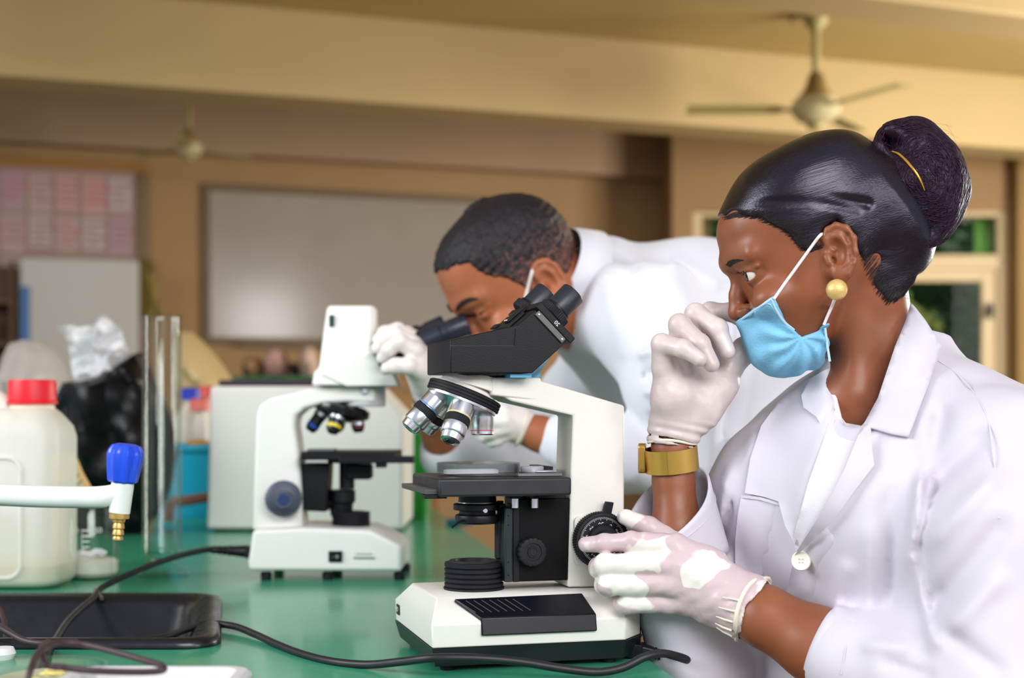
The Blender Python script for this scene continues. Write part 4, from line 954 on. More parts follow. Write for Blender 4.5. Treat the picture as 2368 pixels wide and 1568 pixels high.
# blue basin, bottles, hose
Ys = 3.45; c_ = P(435, 1150, Ys); zr_ = P(0, 1028, Ys).z-BZ
bs_ = thing('basin', 'turquoise plastic basin behind the measuring cylinder', 'basin', (c_.x, Ys+.05, BZ+.0005))
MB().lathe([(0, 0), (.085, 0), (.115, zr_-.02), (.128, zr_-.012), (.128, zr_-.002), (.124, zr_), (.112, zr_-.006), (.082, .005), (0, .004)], n=48, closed=False).build('bowl', mat('turquoise', (30, 165, 200), .35), bs_)
MB().sphere((.02, -.03, zr_+.003), .03, 10, None, (1, .8, .35)).build('orange_peel', mat('orange_bit', (190, 140, 70), .7), thing('scrap', 'orange brown scrap lying in the turquoise basin', 'scrap', (c_.x, Ys+.05, BZ)))
hs = MB().tube([P(395, 1160, 3.2), P(430, 1158, 3.22), P(470, 1152, 3.25), P(520, 1150, 3.3)], .012, 10, smooth=4)
hs.tube([P(520, 1150, 3.3), P(520, 1195, 3.32)], .012, 10)
hs.tube([P(395, 1160, 3.2), P(388, 1205, 3.2)], .012, 10)
o = hs.build('hose', mat('hose_pink', (140, 95, 80), .6)); tag(o, 'brownish pink hose arching in front of the turquoise basin', 'hose')
def bottle(px, py0, Y, r, cap, body, label, h0=BZ):
    c = P(px, py0, Y); H = c.z-h0; t = thing('reagent_bottle', label, 'bottle', (c.x, Y, h0+.0005), 'reagent bottles behind the basin')
    MB().lathe([(0, 0), (r, 0), (r, H-.10), (r*.85, H-.07), (.016, H-.045), (.016, H-.03)], n=28, closed=False).build('body', body, t)
    MB().lathe([(0, H-.032), (.026, H-.032), (.026, H-.006), (.018, H), (0, H)], n=24, closed=False).build('cap', cap, t)
bw = mat('bottle_white', (212, 204, 190), .4, alpha=.95)
bottle(440, 897, 3.75, .045, mat('cap_blue', (20, 50, 170), .35), bw, 'white bottle with a blue cap behind the turquoise basin')
bottle(478, 893, 3.95, .042, mat('cap_red', (205, 80, 70), .4), bw, 'white bottle with a red cap beside the instrument case, rearmost')
bottle(462, 922, 3.62, .026, mat('cap_pink', (215, 110, 100), .4), bw, 'short bottle with a faded red cap between two taller bottles')
# far cabinet with clutter, brown screen, green bin
fc = thing('cabinet', 'dark brown cabinet with green top standing under the whiteboard', 'cabinet', (0, 0, 0))
Yf = 6.6; cp = lambda px, py: P(px, py, Yf)
MB().box((cp(430, 880).x, Yf, 0), (cp(745, 880).x, Yf+.45, cp(0, 882).z)).build('body', mat('cab_brown', (122, 92, 62), .6), fc, bevel=.01)
MB().box((cp(426, 880).x, Yf-.02, cp(0, 881.9).z), (cp(749, 880).x, Yf+.47, cp(0, 870).z)).build('top', mat('cab_green', (36, 100, 62), .5), fc, bevel=.004)
for q in (432, 588): MB().box((cp(q, 880).x+.02, Yf-.018, .1), (cp(q+152, 880).x, Yf-.001, cp(0, 892).z)).build('door', mat('cab_door', (132, 100, 68), .6), fc, bevel=.006)
zt_ = cp(0, 870).z+.001
def clutter(px0, px1, py, c, nm, label, cat, seed):
    t = thing(nm, label, cat, (0, 0, 0)); rows = [(py, px0+(px1-px0)*.3, px1-(px1-px0)*.3), (py+8, px0+(px1-px0)*.12, px1-(px1-px0)*.12), ((py+869)/2, px0, px1), (866, px0+2, px1-2), (869, px0+4, px1-4)]
    o = blob_bag('film', rows, Yf+.2, lambda t_: .04+.08*math.sin(math.pi*min(1, t_+.1)), mat(nm+str(seed), c, .6), t, seed=seed, amp=.02)
    for v_ in o.data.vertices: v_.co.z = max(v_.co.z, zt_)
clutter(612, 668, 808, (205, 160, 146), 'pink_bag', 'pinkish crumpled bag on the far cabinet', 'bag', 31)
clutter(668, 693, 838, (24, 22, 22), 'black_pouch', 'small black pouch on the far cabinet', 'pouch', 32)
clutter(692, 735, 804, (190, 160, 140), 'beige_bag', 'beige bag on the far cabinet next to the far microscope head', 'bag', 33)
clutter(560, 612, 826, (150, 112, 80), 'brown_bag', 'brown bag at the left of the pinkish bag on the far cabinet', 'bag', 34)
ch = thing('wooden_chair', 'brown wooden chair with rounded back behind the white instrument case', 'chair', (0, 0, 0))
Yw = 4.9; wp_ = lambda px, py: (P(px, py, Yw).x, P(px, py, Yw).z)
wdm = mat('chair_wood', (150, 108, 56), .5, var=.2, vs=6, stretch=(1, 1, 6))
MB().prism([wp_(880, 1090), wp_(872, 930), wp_(890, 885), wp_(930, 868), wp_(975, 868), wp_(1010, 888), wp_(1030, 940), wp_(1025, 1090)], Yw, Yw+.03).build('backrest', wdm, ch, bevel=.01, seg=3)
x0_, x1_ = wp_(875, 0)[0], wp_(1028, 0)[0]
MB().box((x0_, Yw-.4, .44), (x1_, Yw+.0, .47)).build('seat', wdm, ch, bevel=.01)
for a in (x0_+.02, x1_-.05):
    MB().box((a, Yw-.38, 0), (a+.03, Yw-.35, .439)).build('leg', wdm, ch); MB().box((a, Yw-.001, 0), (a+.03, Yw+.03, .96)).build('leg', wdm, ch)
gb = thing('green_bin', 'bright green plastic bin behind the stage of the far microscope', 'bin', (P(962, 1010, 3.4).x, 3.4, BZ+.0005))
h_ = P(0, 1000, 3.3).z-BZ
MB().lathe([(0, 0), (.032, 0), (.042, h_-.01), (.045, h_-.008), (.045, h_), (.039, h_), (.03, .006), (0, .004)], n=30, closed=False).build('shell', mat('bright_green', (8, 128, 28), .4), gb)
ld = MB().lathe([(0, 0), (.03, 0), (.032, .004), (.032, .012), (.029, .014), (0, .014)], TR(bp(1064, 1214, 0)), 30, closed=False).build('bottle_lid', mat('teal_lid', (30, 120, 150), .4)); tag(ld, 'small teal lid lying on the bench behind the condenser', 'lid')
# ---------------------------------------------------------------- gas tap over the sink
tp_ = thing('lab_tap', 'white bench tap with fluted blue knob and brass hose nozzle', 'tap', (0, 0, 0))
Yt = 1.62; tw = mat('tap_white', (228, 230, 226), .3, var=.02, vs=30)
t_ = lambda px, py, dy=0: P(px, py, Yt+dy)
bz_ = P(-190, 1000, 2.02); 
tX = -1.0
pth = [Vector((tX, 2.0, BZ)), Vector((tX, 2.0, BZ+.10)), Vector((tX+.004, 1.99, t_(0, 1140).z-.02)), Vector((tX+.03, 1.96, t_(0, 1140).z+.002)), t_(-150, 1143, .06), t_(-20, 1144, .01), t_(80, 1148), t_(180, 1150), t_(240, 1149), t_(285, 1136)]
MB().tube(pth, [.0125]*7+[.0125, .0128, .011], 20, smooth=6).build('arm', tw, tp_)
MB().lathe([(.024, 0), (.024, .006), (.016, .012)], Matrix.Translation((pth[0].x, 2.0, BZ+.0005)), 30).build('flange', chrome_m, tp_)
A, B = t_(276, 1186), t_(287, 1090); dv = (B-A); 
MB().lathe([(.0118, 0), (.0120, .004), (.0124, dv.length*.4), (.0128, dv.length*.6), (.0122, dv.length)], TR(A, dv), 32).build('valve_body', tw, tp_)
A2, B2 = t_(283, 1116), t_(293, 1026); dk = B2-A2; Lk = dk.length
def flute(r, z, i): 
    return r*(1-.11*abs(math.cos(i*math.pi/80*8))**1.5)
MB().lathe([(.0150, 0), (.0172, .002), (.0192, Lk*.35), (.0210, Lk*.72), (.0196, Lk*.84), (.0165, Lk*.95), (.010, Lk*1.0), (0, Lk*1.01)], TR(A2, dk), 80, closed=True, mod=flute).build('knob', mat('knob_cobalt', (22, 72, 214), .3, coat=.3), tp_, ang=25)
N0 = t_(276, 1186.5); dn_ = Vector((-.06, 0, -1))
px2 = Yt/FPX
MB().lathe([(.0112, 0), (.0112, .0060), (.0072, .0066), (.0068, .0102), (.0056, .0112), (.0066, .0140), (.0068, .0172), (.0054, .0186), (.0064, .0214), (.0066, .0245), (.0050, .0262), (.0062, .0284), (.0058, .0306), (.003, .0312)], TR(N0, dn_), 28).build('hose_nozzle', brass_m, tp_, ang=40)
# ---------------------------------------------------------------- cables
cab = mat('cable_black', (26, 26, 32), .45, bump=.05, bs=200)
def cable(name, pts, r, label, parent=None, m=cab):
    o = MB().tube([p if isinstance(p, Vector) else P(*p) for p in pts], r, 12, smooth=8).build(name, m, parent)
    if label: tag(o, label, 'cable')
    return o
c1 = thing('power_cable', 'thick black power cable running along the bench from the near microscope', 'cable', (0, 0, 0))
def zl(px, py, z): return bp(px, py, z)
cable('cord', [(1545, 1513, 1.485), (1575, 1522, 1.44), (1588, 1526, 1.425), (1570, 1519, 1.41), (1530, 1511, 1.395), (1490, 1520, 1.385), (1440, 1544, 1.38), (1380, 1554, 1.378), (1300, 1546, 1.377), (1200, 1530, 1.378), (1100, 1522, 1.376), (1000, 1522, 1.378), (930, 1530, 1.40), (850, 1537, 1.43), (770, 1530, 1.455), (700, 1513, 1.50), (640, 1490, 1.56), (590, 1467, 1.62), (540, 1448, 1.67), (480, 1443, 1.69), (430, 1456, 1.66), (380, 1474, 1.61), (300, 1482, 1.585), (200, 1482, 1.58), (120, 1488, 1.565), (60, 1484, 1.56), (0, 1450, 1.60), (-60, 1420, 1.65)], .0042, None, c1)
A = P(1444, 1500, 1.50); B = P(1548, 1514, 1.49)
mb = MB(); dd = (B-A); mb.prism(rrect(-.011, -.008, .011, .008, .002), -.004, dd.length*.42, TR(A, dd, (0, 1, 0)), ax='z'); plug = mb.build('plug', black_m, c1, bevel=.001)
mb = MB(); mb.prism(rrect(-.009, -.007, .009, .007, .003), dd.length*.42, dd.length*.66, TR(A, dd, (0, 1, 0)), ax='z', poly2=rrect(-.006, -.0055, .006, .0055, .003)); mb.build('plug_neck', black_m, c1)
for i in range(4):
    u = .68+i*.085; mb = MB(); mb.prism(rrect(-.0068, -.006, .0068, .006, .002), dd.length*u, dd.length*(u+.055), TR(A, dd, (0, 1, 0)), ax='z'); mb.build('relief_ring', black_m, c1)
c2 = thing('power_cable', 'black power cable leaving the far microscope and dipping across the sink', 'cable', (0, 0, 0))
cable('cord', [(505, 1271, 2.2), (480, 1271, 2.18), (420, 1284, 2.12), (360, 1303, 2.06), (290, 1332, 2.0), (235, 1360, 1.96), (215, 1385, 1.90), (185, 1410, 1.82), (155, 1440, 1.74), (135, 1470, 1.66), (118, 1500, 1.56), (95, 1530, 1.40), (85, 1560, 1.30)], .0045, None, c2)
A = P(578, 1276, 2.2); B = P(484, 1271, 2.185); dd = B-A
mb = MB(); mb.prism(rrect(-.013, -.009, .013, .009, .002), 0, dd.length*.12, TR(A, dd, (0, 1, 0)), ax='z'); mb.build('plug', black_m, c2, bevel=.001)
MB().lathe([(.0095, dd.length*.12), (.0075, dd.length*.45), (.0085, dd.length*.5), (.0065, dd.length*.56), (.0075, dd.length*.62), (.006, dd.length*.68), (.007, dd.length*.74), (.0055, dd.length*.8), (.0062, dd.length*.88), (.0045, dd.length)], TR(A, dd), 16).build('strain_relief', black_m, c2, ang=30)
tie = MB().tube([P(222, 1362, 1.95)+Vector((0, -.006, 0)), P(226, 1372, 1.93), P(236, 1384, 1.92)], .003, 6).build('cable_tie', mat('tie_grey', (110, 100, 96), .6), c2)
thin = mat('thin_brown', (58, 40, 46), .5)
cable('thin_cable', [(60, 1590, 1.05), (72, 1545, 1.06), (90, 1508, 1.10), (130, 1486, 1.14), (190, 1490, 1.15), (260, 1506, 1.13), (330, 1526, 1.11), (372, 1538, 1.09), (376, 1550, 1.08), (330, 1554, 1.08), (230, 1552, 1.08), (150, 1544, 1.09), (105, 1536, 1.09), (95, 1500, 1.14), (112, 1484, 1.18)], .0026, 'thin dark looped cable lying over the glass dish at the lower left', m=thin)
cable('thin_cable', [(-10, 1395, 1.70), (8, 1430, 1.66), (14, 1480, 1.60), (8, 1500, 1.55)], .003, 'short dark cable hanging into the sink at the left edge', m=thin)
cable('thin_cable', [(-20, 1440, 1.55), (20, 1462, 1.52), (60, 1482, 1.50), (110, 1488, 1.49), (180, 1484, 1.5)], .0032, 'dark brown cable crossing the front rim of the sink', m=thin)
# things nearest the camera on the bench
gd = thing('crystallising_dish', 'shallow glass dish with yellow bits at the lower left corner', 'dish', (P(112, 1545, 1.20).x, 1.20, BZ+.0005))
gh_ = P(0, 1543, 1.20).z-BZ
MB().lathe([(0, 0), (.044, 0), (.047, .004), (.047, gh_), (.0485, gh_+.001), (.0455, gh_+.001), (.0445, .006), (0, .004)], n=48, closed=False).build('glass_wall', glass, gd)
yb_ = mat('yellow_bit', (222, 208, 130), .7)
fl = MB().lathe([(0, 0), (.043, 0), (.043, .004), (0, .004)], Matrix.Translation((P(112, 1545, 1.20).x, 1.20, BZ+gh_-.012)), 40, closed=False).build('residue', mat('residue_m', (176, 178, 150), .5)); tag(fl, 'greyish crust filling the glass dish under its yellow bits', 'residue')
rg = random.Random(2)
fk = MB()
for i in range(7):
    c = Vector((P(112, 1545, 1.20).x+rg.uniform(-.02, .025), 1.20+rg.uniform(-.025, .025), BZ+gh_-.0075)); mb = MB(); mb.sphere(c, .006, 6, None, (1.6, 1, .5))
    for v_ in mb.v: v_ += Vector((rg.uniform(-1, 1), rg.uniform(-1, 1), rg.uniform(-.3, .3)))*.0016
    fk.add(mb.v, mb.f)
tag(fk.build('flakes', yb_, smooth=False), 'yellow flakes scattered on the crust in the glass dish', 'flakes', kind='stuff')
wt_ = thing('white_tray', 'white plastic tray with rounded corner at the bottom edge', 'tray', (0, 0, 0))
tx0, tx1 = P(185, 1555, 1.2).x, P(555, 1555, 1.15).x; tzt = P(0, 1549, 1.18).z
ring_loft([[(x, y, BZ+.0005) for x, y in rrect(tx0, 1.04, tx1, 1.20, .02)], [(x, y, tzt-.004) for x, y in rrect(tx0-.004, 1.036, tx1+.004, 1.204, .022)], [(x, y, tzt) for x, y in rrect(tx0, 1.04, tx1, 1.20, .02)], [(x, y, tzt) for x, y in rrect(tx0+.008, 1.048, tx1-.008, 1.192, .016)], [(x, y, tzt-.012) for x, y in rrect(tx0+.012, 1.052, tx1-.012, 1.188, .014)]], True, True).build('shell', mat('tray_white', (205, 202, 204), .45), wt_, bevel=.001)
rl = MB().box((-.02, -.012, 0), (.02, .012, .002), Matrix.Translation((P(250, 1562, 1.14).x, 1.14, tzt-.0115))).build('red_tab', mat('red_tab_m', (200, 90, 80), .5), wt_)
kb_ = thing('white_stopper', 'white round stopper at the left edge in front of the sink', 'stopper', bp(4, 1524, 0))
MB().lathe([(0, 0), (.012, 0), (.0145, .006), (.012, .012), (0, .0135)], n=24, closed=False).build('knob', mat('stopper_white', (226, 220, 222), .4), kb_)
# ---------------------------------------------------------------- people: shared sculpting
def smooth_rows(U, rows, n=400, sg=9):
    u = np.linspace(U[0], U[-1], n); out = []
    k = np.exp(-.5*(np.arange(-3*sg, 3*sg+1)/sg)**2); k /= k.sum()
    for r in rows:
        v = np.interp(u, U, r); vp = np.concatenate([2*v[0]-v[3*sg:0:-1], v, 2*v[-1]-v[-2:-3*sg-2:-1]]); out.append(np.convolve(vp, k, 'valid'))
    return u, out
def loft_fn(U, Fr, Bk, Hw, Cx, p=2.25, off=0.0):
    U, Fr, Bk, Hw, Cx = [np.array(a, float)/1000 for a in (U, Fr, Bk, Hw, Cx)]
    u, (fr, bk, hw, cx) = smooth_rows(U, (Fr, Bk, Hw, Cx))
    def fn(x, y, z):
        zz = z.ravel(); g = lambda a: np.interp(zz, u, a).reshape(z.shape).astype(np.float32)
        f_, b_, h_, c_ = g(fr)+off, g(bk)-off, np.maximum(g(hw)+off, .001), g(cx)
        a = np.where(x > c_, np.maximum(f_-c_, .002), np.maximum(c_-b_, .002))
        r = ((np.abs(x-c_)/a)**p+(np.abs(y)/h_)**p)**(1/p)
        d = (r-1)*np.minimum(a, h_)
        out = np.maximum(u[0]-off-z, z-u[-1]-off)
        return np.maximum(d, out)
    return fn, (Fr.max()+off, Bk.min()-off, Hw.max()+off, U[0]-off, U[-1]+off)
def poly_sd(poly, X, Z):
    X, Z = np.broadcast_arrays(X, Z); d = np.full(X.shape, 1e9, np.float32); ins = np.zeros(X.shape, bool); n = len(poly)
    for i in range(n):
        ax, az = poly[i]; bx, bz = poly[(i+1) % n]; ex, ez = bx-ax, bz-az; wx, wz_ = X-ax, Z-az
        t = np.clip((wx*ex+wz_*ez)/(ex*ex+ez*ez+1e-12), 0, 1); d = np.minimum(d, (wx-t*ex)**2+(wz_-t*ez)**2)
        c = ((az > Z) != (bz > Z)) & (X < (bx-ax)*(Z-az)/((bz-az) if bz != az else 1e-9)+ax); ins ^= c
    return np.where(ins, -1, 1)*np.sqrt(d)
CP, SP = math.cos(math.radians(17)), math.sin(math.radians(17))
def ear(s, F0, U0, y0, H, side, rt=(CP, SP)):
    def q(w_, h_, dy=0.): 
        X, Z = w_*H, h_*H; return (F0-rt[0]*X-rt[1]*Z, side*(y0+.0045+.36*(w_+.26)*H+dy), U0-rt[1]*X+rt[0]*Z)
    R = np.array([[rt[0], 0, rt[1]], [0, 1, 0], [-rt[1], 0, rt[0]]]); R = np.array([[-rt[0], .36*side*0, -rt[1]], [0, 1, 0], [-rt[1], 0, rt[0]]]).T
    s.chain([q(-.16, .30, -.004), q(.0, .30, -.003), q(.10, .1, -.003), q(.08, -.15, -.003), q(.0, -.3, -.003)], [.007, .008, .009, .008, .007], k=.004)
    s.cone(q(-.1, .2, -.008), q(-.06, -.25, -.008), .011, .010, k=.005)
    hel = [(-.16, .10), (-.25, .26), (-.20, .42), (-.06, .49), (.10, .44), (.22, .26), (.25, .02), (.22, -.18), (.14, -.36)]
    s.chain([q(a, b, .002) for a, b in hel], [.0024, .0032, .0034, .0036, .0037, .0036, .0034, .0032, .0040], k=.0022)
    s.ell(q(.02, -.36, .001), (.0085*H/.057, .0048, .0095*H/.057), k=.005)
    for a, b, r in ((.13, .30, .0028), (.16, .08, .003)): s.cone(q(a-.02, b, .005), q(a+.01, b-.16, .005), r, r, k=.002, mode='s')
    s.chain([q(.0, .34, .001), q(.09, .14, .0015), (q(.10, -.08, .0015)), q(.03, -.25, .001)], [.0028, .0034, .0036, .003], k=.003)
    s.ell(q(-.06, .03, .006), (.0085*H/.057, .0085, .0135*H/.057), k=.003, mode='s')
    s.ell(q(-.10, -.10, .004), (.0040, .010, .0050), k=.002, mode='s')
    s.cone(q(-.20, -.06, .001), q(-.17, -.16, .002), .0040, .0036, k=.003)
    s.cone(q(-.20, .12, .000), q(-.08, .06, -.001), .0022, .0018, k=.002)
def face(s, eyes=True, nose=1.0, open_=.0050, brow=8):
    mm = .001
    for sd in (1, -1):
        s.cone((.082, sd*.008, .028), (.068, sd*.046, .029), .0068, .0048, k=.018)
        s.ell((.060, sd*.044, -.020), (.020, .018, .016), k=.014)
        s.ell((.094, sd*.030, .009), (.0155, .018, .0115), k=.010, mode='s')
        s.ell((.0655, sd*.032, .0095), (.0142, .0150, .0142), k=.003)
    s.chain([(.080, 0, .012), (.0865, 0, -.006), (.0915*nose, 0, -.0225)], [.0065, .0068, .0092], k=.007)
    for sd in (1, -1):
        s.ell((.0855, sd*.0125, -.0245), (.0095, .0072, .0078), k=.006)
        s.ell((.0925, sd*.0065, -.0325), (.0052, .0032, .0030), k=.002, mode='s')
        if open_: s.ell((.080, sd*.0365, .0085), (.013, .0145, open_), rot('Z', 0), k=.0012, mode='s')
        s.cone((.077, sd*.024, .0180), (.066, sd*.050, .0150), .0026, .0010, k=.006)
        s.ell((.084, sd*.0158, -.020), (.006, .0014, .007), k=.003, mode='s')
skin_w = mat('skin_woman', (134, 77, 49), .42, var=.13, vs=26, bump=.05, bs=700, sss=.12, det=6, rv=.07)
HT = None
hair_m = mat('hair_sleek', (19, 13, 19), .27, bump=.2, bs=10, stretch=(1.6, 80, 86), var=.6, vs=9, spec=.6)
hair_m.node_tree.nodes['Principled BSDF'].inputs['Specular Tint'].default_value = (.84, .80, 1, 1)
bun_m = mat('hair_bun', (30, 15, 27), .36, bump=.7, bs=16, stretch=(26, 14, 5), var=.4, vs=9, spec=.35)
bun_m.node_tree.nodes['Principled BSDF'].inputs['Specular Tint'].default_value = (.85, .66, 1, 1)
coat_m = mat('coat_cotton', (202, 197, 207), .85, bump=.12, bs=900, var=.012, vs=9)
coat2_m = mat('coat_bright', (222, 222, 230), .85, bump=.1, bs=500, var=.012, vs=9)
def glove_mat(name, a, b, sc, pos=.52, wd=.02, rough=.35):
    m = mat(name, b, rough, bump=.25, bs=130, sss=.15, sssr=(1, .7, .6), spec=.5); nt = m.node_tree; N = nt.nodes; L = nt.links; bs = N['Principled BSDF']
    tc = N.new('ShaderNodeTexCoord'); n = N.new('ShaderNodeTexNoise'); n.inputs['Scale'].default_value = sc; n.inputs['Detail'].default_value = 2.5; n.inputs['Distortion'].default_value = .4
    L.new(tc.outputs['Object'], n.inputs['Vector']); r = N.new('ShaderNodeValToRGB'); e = r.color_ramp.elements
    e[0].position = pos; e[1].position = pos+wd; e[0].color = rgb(*b); e[1].color = rgb(*a); L.new(n.outputs[0], r.inputs[0]); L.new(r.outputs[0], bs.inputs['Base Color']); return m
glove_n = glove_mat('glove_near', (226, 219, 212), (198, 176, 180), 19, .54)
glove_f = glove_mat('glove_far', (214, 200, 198), (200, 184, 182), 22, .5, .15)
glove_c = mat('glove_cream', (230, 221, 217), .4, bump=.2, bs=120, sss=.1)
rimm = mat('glove_rim', (232, 222, 200), .4)
# ================================================================ woman
wo = thing('person', 'woman in white lab coat, blue mask pulled below her nose, hair in a bun', 'person', (0, 0, 0))
HO = Vector((.3177, 1.5, 1.3123))
HM_ = Matrix(((-CP, 0, -SP), (0, -1, 0), (-SP, 0, CP))).transposed().to_4x4()
HM_ = Matrix.Translation(HO) @ HM_
HI = HM_.inverted()
WL = lambda px, py, Y: tuple(HI @ P(px, py, Y))
FU = lambda px, py, Y=1.5: (WL(px, py, Y)[0], WL(px, py, Y)[2])
U_ = [-100, -92, -80, -65, -50, -35, -20, 0, 15, 30, 45, 60, 75, 90, 105, 115, 122, 126]
Fr_ = [58, 74, 81, 82, 80, 78, 77, 78, 81.5, 86, 88.3, 87.8, 82, 69, 48, 30, 12, -8]
Bk_ = [42, 26, 12, 0, -10, -32, -60, -84, -94, -98, -99, -97, -92, -84, -70, -56, -42, -28]
Hw_ = [10, 26, 40, 49, 56, 60, 64, 67, 69, 70.5, 71.5, 72, 71, 66, 55, 43, 28, 10]
Cx_ = [50, 40, 30, 20, 12, 5, -2, -8, -10, -12, -14, -15, -15, -15, -15, -15, -15, -15]
hs_ = SDF((-.16, -.100, -.30), (.112, .100, .135), .00145)
fn, bb = loft_fn(U_, Fr_, Bk_, Hw_, Cx_)
hs_.op(fn, (-.1, -.075, -.1), (.095, .075, .127))
# neck down into the coat
for a, b, ra, rb in (((1990, 640, 1.5), (2020, 820, 1.515), .046, .045), ((2020, 820, 1.515), (2045, 960, 1.53), .045, .056)):
    hs_.cone(WL(*a), WL(*b), ra, rb, k=.022)
hs_.cone(WL(1965, 640, 1.475), WL(1985, 900, 1.475), .016, .010, k=.02)     # neck muscle
hs_.cone(WL(1955, 930, 1.49), WL(1975, 1010, 1.50), .03, .04, k=.03)
face(hs_)
er = WL(1938, 588, 1.430)
for sd in (1, -1): ear(hs_, er[0], er[2], .066, .0570, sd)
hs_.disp(lambda x, y, z: .00025*noise3(x, y, z, 160, 3))
body = hs_.build('body', skin_w, wo, HM_)
hb = bvh_of(body)
def in_head(o): o.matrix_local = HM_.copy(); return o
# eyes
eye_w = mat('eye_white', (218, 208, 196), .15, coat=.5); iris_m = mat('iris', (30, 16, 10), .1, coat=1)
for sd in (1, -1):
    o = MB().sphere((.0655, sd*.032, .0095), .0124, 18).build('eye', eye_w, wo); in_head(o)
    d = Vector((1, sd*.02, -.02)).normalized(); c = Vector((.0655, sd*.032, .0095))+d*.0105
    ii = MB().lathe([(.0058, 0), (.0056, .0012), (.004, .0022), (0, .0026)], TR(c, d), 24, closed=False).build('iris', iris_m, o)
# brows
brow_m = mat('brow', (22, 13, 12), .7, bump=.6, bs=300)
o = drape('eyebrow', [(1678, 613), (1684, 604), (1694, 600), (1706, 599), (1722, 602), (1706, 606), (1697, 611), (1688, 618)], hb, brow_m, wo, step=4, off=.0006, thick=.0012, it=1)
o = drape('eyelash', [(1702, 632), (1714, 626), (1732, 628), (1747, 637), (1730, 633), (1714, 632)], hb, brow_m, wo, step=3, off=.0006, thick=.0012, it=1)
# hair cap
Uh = [-5, 5, 20, 35, 50, 65, 80, 95, 108, 118, 126, 131, 134]
Fh = [70, 78, 84, 88, 88.5, 87, 80, 67.5, 55, 42, 22, 0, -28]
Bh = [-86, -94, -103, -107, -108, -107, -104, -99, -92, -84, -74, -62, -44]
Hh = [66, 70, 73.5, 75.5, 77, 77.5, 76.5, 73, 66, 57, 43, 30, 10]
Ch = [-10]*4+[-14]*3+[-18, -22, -28, -34, -38, -40]
hh = SDF((-.130, -.095, -.10), (.105, .095, .140), .0014)
fn, bb = loft_fn(Uh, Fh, Bh, Hh, Ch, p=2.15); hh.op(fn, (-.112, -.08, -.006), (.09, .08, .135))
fno, _ = loft_fn(U_, Fr_, Bk_, Hw_, Cx_, off=.0009); hh.op(fno, (-.1, -.077, -.1), (.095, .077, .13), k=.004)
hh.cone(WL(2052, 560, 1.5), WL(2046, 690, 1.5), .050, .036, k=.02)    # nape hair
hh.cone(WL(1990, 640, 1.5), WL(2020, 820, 1.515), .0472, .0462, k=.01)
hh.cone(WL(2040, 470, 1.5), WL(2090, 430, 1.5), .055, .04, k=.03)
hl = [FU(1600, 505), FU(1664, 500), FU(1700, 492, 1.46), FU(1740, 496, 1.44), FU(1790, 516, 1.43), FU(1826, 540, 1.425), FU(1850, 568, 1.425), FU(1872, 575, 1.425), FU(1890, 552, 1.425), FU(1905, 528, 1.425), FU(1935, 512, 1.425), FU(1968, 530, 1.425),
      FU(1984, 570, 1.43), FU(2000, 620, 1.44), FU(2024, 668, 1.45), FU(2050, 702, 1.47), FU(2076, 690, 1.49), FU(2110, 640), FU(2300, 500), FU(2300, 150), FU(1500, 150)]
hh.op(lambda x, y, z: poly_sd(hl, x, z)+.0016*noise3(x, y, z, 260, 77), (-.2, -.2, -.2), (.2, .2, .2), k=.0035, mode='i')
def strands(x, y, z):
    t = z+.22*x; return .0006*noise3(x*.10, np.abs(y)*1.2, t*1.6, 120, 5)
hh.disp(strands)
for a, b in ((((1690, 470, 1.445), (1870, 464, 1.418)), ((1870, 464, 1.418), (1990, 484, 1.425))), (((1800, 452, 1.42), (1900, 448, 1.415)), ((1900, 448, 1.415), (2010, 472, 1.43)))):
    for p0, p1 in (a, b): hh.cone(WL(*p0), WL(*p1), .0022, .003, k=.006, mode='s')
hair = hh.build('hair', hair_m, wo); in_head(hair)
# bun
bn_ = SDF((-.17, -.075, .02), (-.02, .075, .22), .0016); bn_ = SDF(np.array(WL(2118, 430, 1.5))-.095, np.array(WL(2118, 430, 1.5))+.095, .0016)
for px, py, Y, r in ((2110, 370, 1.5, (.040, .044, .040)), (2150, 430, 1.5, (.034, .044, .052)), (2100, 440, 1.49, (.042, .046, .046)), (2135, 520, 1.5, (.026, .034, .026)), (2090, 330, 1.5, (.026, .032, .022)), (2175, 400, 1.51, (.022, .034, .036))):
    bn_.ell(WL(px, py, Y), r, k=.016)
for pts, r in (([(2030, 340), (2075, 400), (2110, 470), (2130, 560)], .010), ([(2060, 300), (2120, 330), (2165, 400), (2180, 480), (2160, 545)], .012), ([(2028, 420), (2060, 480), (2105, 535), (2150, 560)], .010)):
    bn_.chain([WL(x, y, 1.468) for x, y in pts], [r*.8, r, r, r*.7][:len(pts)] if len(pts) == 4 else [r*.7, r, r, r, r*.7], k=.008)
BC = WL(2118, 430, 1.5)
def swirl(x, y, z):
    a = np.arctan2(z-BC[2], x-BC[0]); r = np.hypot(x-BC[0], z-BC[2]); return .0010*noise3(x*.5+z*.2, y*.6, z*.18+x*.5, 330, 18)+.0020*noise3(x, y, z, 95, 8)
bn_.disp(swirl)
bun = bn_.build('hair_bun', bun_m, wo); in_head(bun)
bb_ = SDF.__new__(SDF)
def bvh_local(o):
    M = HM_; me = o.data; v = [M @ q.co for q in me.vertices]; return BVHTree.FromPolygons(v, [tuple(p.vertices) for p in me.polygons])
bvb = bvh_local(bun); hair_b = bvh_local(hair)
def surf(bv, px, py, off=.0, fallback=1.5):
    d = Vector(((px-CX0)/FPX, 1, -(py-HY)/FPX)); h = bv.ray_cast(Vector((0, 0, CZ)), d.normalized()); Y = (h[0].y if h[0] is not None else fallback)-off; return P(px, py, Y)
gp = [surf(bvb, x, y, .0012) for x, y in ((2062, 350), (2078, 356), (2095, 371), (2108, 386), (2120, 402), (2130, 420), (2138, 440))]
